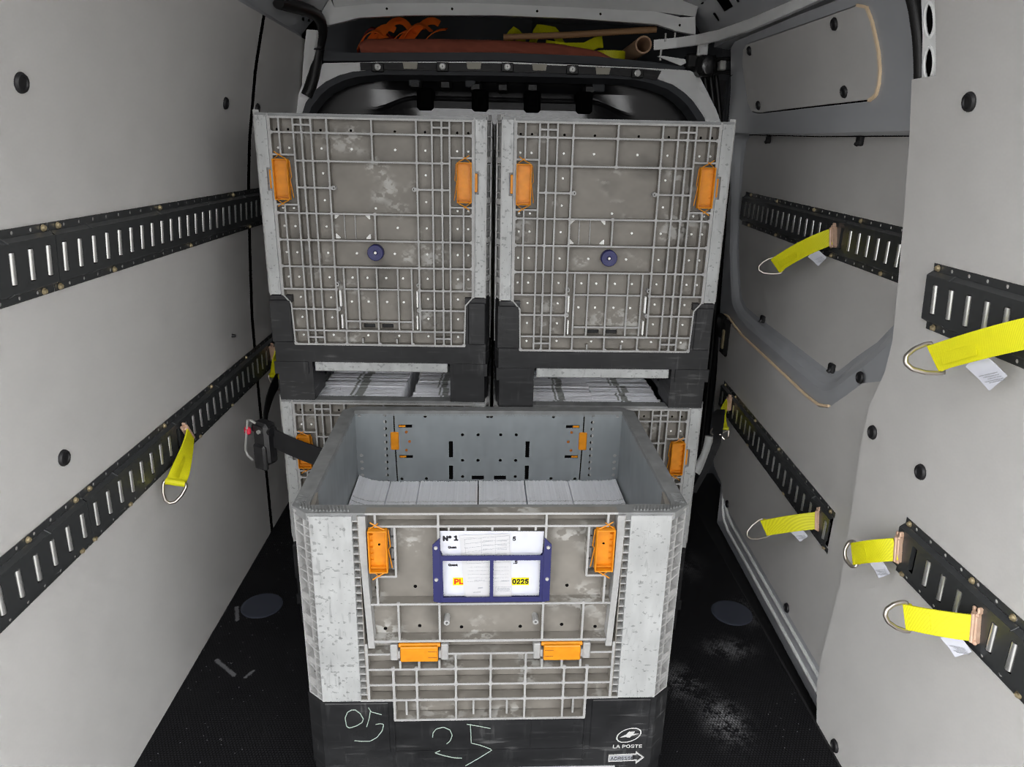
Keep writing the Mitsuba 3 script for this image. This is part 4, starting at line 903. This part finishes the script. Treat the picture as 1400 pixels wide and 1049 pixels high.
shortP = shell(.6, .8, .23, .19, .232, .297, 'A') + faceA()
longP = shell(.8, .6, .21, .282, .2115, .304, 'B') + faceB()
def build_parts(parts):
    out = []
    for q in parts:
        nm, m, b, sm = q[:4]
        out.append((nm, mikit.ply(m, 'm_' + b, sm), q[4] if len(q) > 4 else None))
    return out
shortP, longP = build_parts(shortP), build_parts(longP)
PART_LABELS = {'latch': 'orange plastic latch', 'knob': 'round blue knob', 'wear_strip': 'pale scuffed strip', 'sign_holder': 'blue sign holder', 'hinge': 'orange hinge', 'clip': 'orange clip', 'pallet_base': 'black plastic pallet base', 'skid_strip': 'pale metal strip'}
def place(parts, label, x, y, z, psi, group='grey plastic pallet crates'):
    k = thing('pallet_crate', label, 'crate', group)
    M = T().translate([x, y, z]).rotate([0, 0, 1], math.degrees(psi))
    last = {}
    for nm, d, kind in parts:
        if '__' in nm:
            par, ch = nm.split('__')
            par = last[par.rstrip('+')] if par.endswith('+') else last.get(par, k + '__' + par)
            kk = obj(ch, d, None, par, M=M, kind=kind, label=PART_LABELS.get(ch))
        else:
            kk = obj(nm, d, None, k, M=M, kind=kind, label=PART_LABELS.get(nm)); last[nm] = kk
    return k
FRONT = (.004, 1.216, 0.0, .017)
k_front = place(longP, 'wide grey front pallet crate full of letters, with drop door and paper sign', *FRONT)
HS = .754
RL, RR = (-.307, 1.857, -.008), (.305, 1.824, .006)
place(shortP, 'lower left grey pallet crate standing on the floor half hidden behind the front crate', -.306, 1.862, 0, -.004)
place(shortP, 'lower right grey pallet crate standing on the floor half hidden behind the front crate', .305, 1.836, 0, .003)
place(shortP, 'upper left grey pallet crate stacked at the back with blue knob beside the left wall', RL[0], RL[1], HS, RL[2])
place(shortP, 'upper right grey pallet crate stacked at the back with blue knob near the sliding door', RR[0], RR[1], HS, RR[2])

# ---------------------------------------------------------------- writing on the front crate
c_, s_ = math.cos(FRONT[3]), math.sin(FRONT[3])
MF = T().translate(FRONT[:3]).rotate([0, 0, 1], math.degrees(FRONT[3]))
pb = k_front + '__pallet_base'
logo = [on_face(text('LA POSTE', .0088, .0006, True), .274, .1665, -.0018, 0, 1.16)]
E = np.array([[.028 * math.cos(t), .0195 * math.sin(t) + .007 * math.cos(t)] for t in np.linspace(0, 2 * np.pi, 40)])
ringp = Polygon(E).difference(Polygon(E * .90))
cx, cz = .309, .202
logo.append(plate_xz(affinity.translate(ringp, cx, cz), -.0021, -.0012))
bird = Polygon([(-.020, -.006), (-.006, .002), (-.001, .010), (.013, .010), (.010, .003), (.0235, .0045), (.006, -.002), (.002, -.007), (-.006, -.0045)])
logo.append(plate_xz(affinity.translate(bird, cx, cz), -.0021, -.0012))
obj('emblem', cat_(logo), 'white_print', pb, M=MF, smooth=False, label='white oval emblem with the words LA POSTE')
arrow = Polygon([(.268, .144), (.329, .146), (.329, .153), (.349, .136), (.331, .118), (.331, .127), (.268, .125)]).difference(Polygon([(.270, .1425), (.331, .1445), (.331, .148), (.345, .136), (.333, .124), (.333, .1287), (.270, .1268)]))
obj('arrow', plate_xz(arrow, -.0006, .004), 'white_print', pb, M=MF, smooth=False)
obj('arrow_fill', plate_xz(Polygon([(.271, .1415), (.322, .143), (.322, .1305), (.271, .128)]), -.0004, .004), 'ink_grey', pb, M=MF, smooth=False)
obj('lettering', on_face(text('ADRESSE', .0088, .0006, False), .2725, .1305, -.0004, 0.01, .98), 'ink', pb, M=MF, smooth=False, label='the word ADRESSE in an arrow')
def chalk(lines, y):
    return cat_([tube(resample(np.array([[x, y, z] for x, z in L]), max(3, len(L) * 4)), .0011, 5) for L in lines])
ck = chalk([[(-.296, .285), (-.307, .278), (-.313, .262), (-.311, .240), (-.305, .235), (-.289, .241), (-.277, .250), (-.274, .259), (-.280, .274), (-.290, .284), (-.299, .284)],
            [(-.262, .290), (-.256, .278), (-.234, .270)], [(-.258, .280), (-.262, .258), (-.268, .238)], [(-.248, .244), (-.236, .246), (-.231, .243), (-.235, .226), (-.247, .208), (-.262, .198), (-.28, .198), (-.296, .200)]], -.0018)
obj('chalk_mark', ck, 'chalk', pb, M=MF, smooth=50, label='chalk number 05')
ck = chalk([[(-.126, .203), (-.125, .215), (-.118, .226), (-.102, .231), (-.088, .223), (-.083, .208), (-.087, .193), (-.095, .184)], [(-.110, .165), (-.122, .159), (-.105, .152), (-.08, .144), (-.062, .143)],
            [(-.051, .238), (-.025, .232), (.001, .225)], [(-.043, .238), (-.042, .21), (-.041, .185), (-.02, .178), (.006, .165), (-.022, .143), (-.054, .12)]], .0008)
obj('chalk_mark', ck, 'chalk', pb, M=MF, smooth=50, label='chalk number 25')

# papers in the sign holder
pp = thing('paper_sign', 'white paper sign with N° 1 in the blue holder on the front crate', 'paper sign')
obj('sheet', plate_xz(Polygon([(-.1035, .714), (.1035, .712), (.1015, .664), (.098, .660), (.098, .562), (-.098, .562), (-.100, .664), (-.1035, .668)]), .0085, .0090), 'paper', pp, M=MF, smooth=False)
yy = .0084
def wr(t, h, x, z, bold=False, ang=0., sx=1., y=None, fat=.0004): return cat_([on_face(text(t, h, .0003, bold), x + dx, z + dz, yy if y is None else y, ang, sx) for dx, dz in ((0, 0), (fat, 0), (-fat, 0), (0, fat), (0, -fat))])
obj('lettering', cat_([wr('N° 1', .0098, -.0985, .692, True, .03, 1.08, fat=.0008), wr('5', .0085, .040, .692, True, -.05)]), 'ink', pp, M=MF, smooth=False)
obj('print', cat_([wr('Quan', .0048, -.088, .6745, True), wr('Quant', .0048, -.088, .6335, True), wr('.5', .0070, .043, .6385, True, -.06)]), 'ink', pp, M=MF, smooth=False)
obj('highlight', plate_xz(sbox(-.079, .588, -.052, .606), .0082, .0085), 'highlight', pp, M=MF, smooth=False)
obj('highlight', plate_xz(sbox(.040, .5875, .076, .605), .0082, .0085), 'highlight', pp, M=MF, smooth=False)
obj('print', wr('PL', .0115, -.077, .5915, True, 0, 1, .0081), 'red_ink', pp, M=MF, smooth=False)
obj('print', wr('0225', .0105, .0415, .591, True, 0, .92, .0081), 'ink', pp, M=MF, smooth=False)
sl = thing('delivery_slip', 'narrow printed delivery slip with a table tucked in front of the paper sign', 'slip')
obj('sheet', cat_([plate_xz(Polygon([(-.066, .705), (.036, .708), (.042, .563), (-.056, .563), (-.061, .65)]), .0064, .0068), plate_xz(Polygon([(-.062, .698), (.036, .706), (.041, .562), (-.052, .562)]), .0056, .0060)]), 'slip', sl, M=MF, smooth=False)
G = []
def ln(x0, z0, x1, z1, w=.0006):
    d = np.array([x1 - x0, z1 - z0]); n = np.array([-d[1], d[0]]) / np.linalg.norm(d) * w / 2
    return plate_xz(Polygon([(x0 + n[0], z0 + n[1]), (x1 + n[0], z1 + n[1]), (x1 - n[0], z1 - n[1]), (x0 - n[0], z0 - n[1])]), .0052, .0057)
for i in range(4): G.append(ln(-.055, .696 - i * .0098, .034, .7045 - i * .0085))
G += [ln(-.055, .697, -.051, .64), ln(-.022, .700, -.020, .645), ln(.006, .703, .007, .645), ln(.034, .705, .036, .648), ln(-.050, .641, .036, .644), ln(-.0505, .651, .036, .653)]
for i in range(5): G.append(ln(-.049, .632 - i * .0085, .034, .633 - i * .0085, .0004))
for i in range(4):
    for x in (-.018, .011): G += [ln(x + j * .0032, .692 - i * .0095, x + j * .0032 + .0022, .6935 - i * .0095, .0014) for j in range(6)]
G += [ln(-.035 + j * .0032, .601, -.033 + j * .0032, .602, .0016) for j in range(7)] + [ln(-.028, .583, -.018, .584, .003), ln(-.038, .573, -.022, .5735, .0014), ln(.02, .6, .036, .6005, .0012)]
G += [ln(.008, .585, .039, .586), ln(.008, .574, .039, .575), ln(.008, .574, .008, .585)] + [ln(.012 + j * .0024, .5765, .012 + j * .0024, .583, .0013) for j in range(11)]
obj('print', cat_(G), 'ink_grey', sl, M=MF, smooth=False, kind='stuff')

# ================================================================== LETTERS
W_, G_ = np.array([.72, .73, .76]), np.array([.27, .28, .27])
def stack(label, x0, x1, y0, y1, z0, z1, along, stripes, pitch, sag=None, group=None, M=None, jit=.0025, stagger=0.0):
    """upright letters, one thin leaf each; along: the axis they are packed on; stripes: printed bars across the leaves' top edges"""
    V, F, C = [], [], []
    a0, a1, b0, b1 = (x0, x1, y0, y1) if along == 'x' else (y0, y1, x0, x1)
    n = int((a1 - a0) / pitch); sh = 0.0
    cutsb = sorted([b0] + [q for s in stripes for q in (s[0], s[1])] + [b1])
    for i in range(n):
        u0 = a0 + i * pitch; u1 = u0 + pitch * .93; h = z1 + rng.normal() * jit * .5 + (sag(u0) if sag else 0)
        if stagger and i % 17 == 0: sh = rng.uniform(-stagger, stagger)
        tint = 1 + rng.normal() * .03
        off = rng.normal() * .0006 + sh
        e0 = rng.normal() * .002
        for j in range(len(cutsb) - 1):
            v0, v1 = cutsb[j] + (off if j else e0), cutsb[j + 1] + (off if j < len(cutsb) - 2 else e0)
            if v1 - v0 < 1e-4: continue
            q = bx(u0, u1, v0, v1, z0, h) if along == 'x' else bx(v0, v1, u0, u1, z0, h)
            F.append(q.faces + 8 * len(V)); V.append(q.vertices); C.append(np.repeat([(G_ if j % 2 else W_) * tint], 8, 0))
    V, F, C = np.vstack(V), np.vstack(F), np.clip(np.vstack(C), 0, .9)
    v = V[F].reshape(-1, 3); c = C[F].reshape(-1, 3); f = np.arange(len(v)).reshape(-1, 3)
    k = obj('letter_stack', mikit.ply(mk(v, f), 'm_letters', False, color=c), None, label=label, cat='letters', group='stacks of white letters', M=M)
    return k
zt = .548
cols = [(-.360, -.275), (-.273, -.193), (-.191, -.030), (-.028, .100), (.102, .222), (.224, .360)]
names = ['leftmost of the back row', 'second from left in the back row', 'third from left in the back row', 'fourth from left in the back row', 'second from right in the back row', 'rightmost of the back row']
for (a, b), nm in zip(cols, names):
    sg = (lambda u: .018 * max(0, (-.30 - u) / .06) ** 2) if a < -.35 else ((lambda u: .006 * max(0, (u - .32) / .04) ** 2) if b > .35 else None)
    stack(f'stack of white letters in the front crate, {nm}', a, b, .292, .562, .171, zt + rng.uniform(-.002, .002), 'x', [(.418, .4205), (.440, .4425)], .0021, sg, M=MF, jit=.0012)
for cxx, cy, psi, nm in ((-.306, 1.862, -.004, 'left'), (.305, 1.836, .003, 'right')):
    MM = T().translate([cxx, cy, 0]).rotate([0, 0, 1], math.degrees(psi))
    if nm == 'left': L2 = [(-.215, .035, 'left'), (.070, .255, 'right')]
    else: L2 = [(-.195, -.003, 'left'), (.001, .195, 'right')]
    for a, b, w2 in L2:
        w = b - a
        stack(f'{w2} letter stack in the lower {nm} crate, seen through the opening above it', a, b, .045, .62, .171, .728, 'y', [(a + w * .40, a + w * .43), (a + w * .46, a + w * .56)], .0042, M=MM, jit=.004, stagger=.010)

# ================================================================== LOAD STRAP
ls = thing('load_strap', 'black load strap with a ratchet buckle by the left wall, running behind the front crate', 'load strap')
P = np.array([[-.80, 2.50, .60], [-.72, 2.10, .66], [-.66, 1.90, .645], [-.615, 1.850, .628], [-.48, 1.8395, .585]])
P = np.vstack([bez(P[0], P[1], P[2], 8)[:-1], bez(P[2], P[3], P[4], 10)])
obj('webbing', ribbon(P, [0, 0, 1.0], .058, .003), 'web_black', ls, smooth=50)
P2 = np.array([[.715, 2.20, .30], [.75, 2.20, .39], [.785, 2.22, .49], [.825, 2.36, .53], [.858, 2.43, .525]])
obj('webbing', ribbon(resample(P2, 12), [1.0, .0, .1], [.02, .02, .02, .022, .024, .026, .03, .036, .042, .044, .04, .03], .003), 'web_black', ls, smooth=50)
obj('hook', cat_([tube(resample(np.array([[.80, 2.25, .50], [.815, 2.24, .485], [.832, 2.25, .49], [.835, 2.26, .51]]), 10), .004, 8)]), 'chrome', ls)
rb = [cbx(-.030, .030, -.022, .022, -.075, .055, .010), cyl([-.036, 0, .03], [.036, 0, .03], .016, 14), cbx(-.024, .024, -.030, -.012, -.09, -.01, .006)]
F = frame([-.655, 1.885, .625], [.85, -.5, 0], [.5, .85, 0], [0, 0, 1])
obj('ratchet', xform(cat_(rb), F), 'gloss_black', ls)
obj('handle', xform(cat_([tube(resample(np.array([[-.030, -.03, .062], [-.036, -.034, .02], [-.046, -.036, -.03], [-.042, -.034, -.05], [-.02, -.034, -.06]]), 14), .0035, 8), tube(np.array([[-.026, -.03, .062], [-.012, -.034, .066], [.002, -.03, .058]]), .0035, 8)]), F), 'steel', ls)
obj('release_button', xform(cbx(-.048, -.026, -.036, -.02, .015, .040, .006), F), 'red', ls)
obj('bolt', xform(cyl([.004, -.028, .03], [.004, -.018, .03], .006, 10), F), 'steel', ls)
# white hose end visible between the right crate and the door
hp = obj('hose_end', tube(bez([.79, 2.30, .47], [.785, 2.28, .40], [.745, 2.28, .34], 10), .024, 12), 'body_white', label='short piece of white pipe showing between the lower right crate and the side door', cat='pipe', smooth=60)
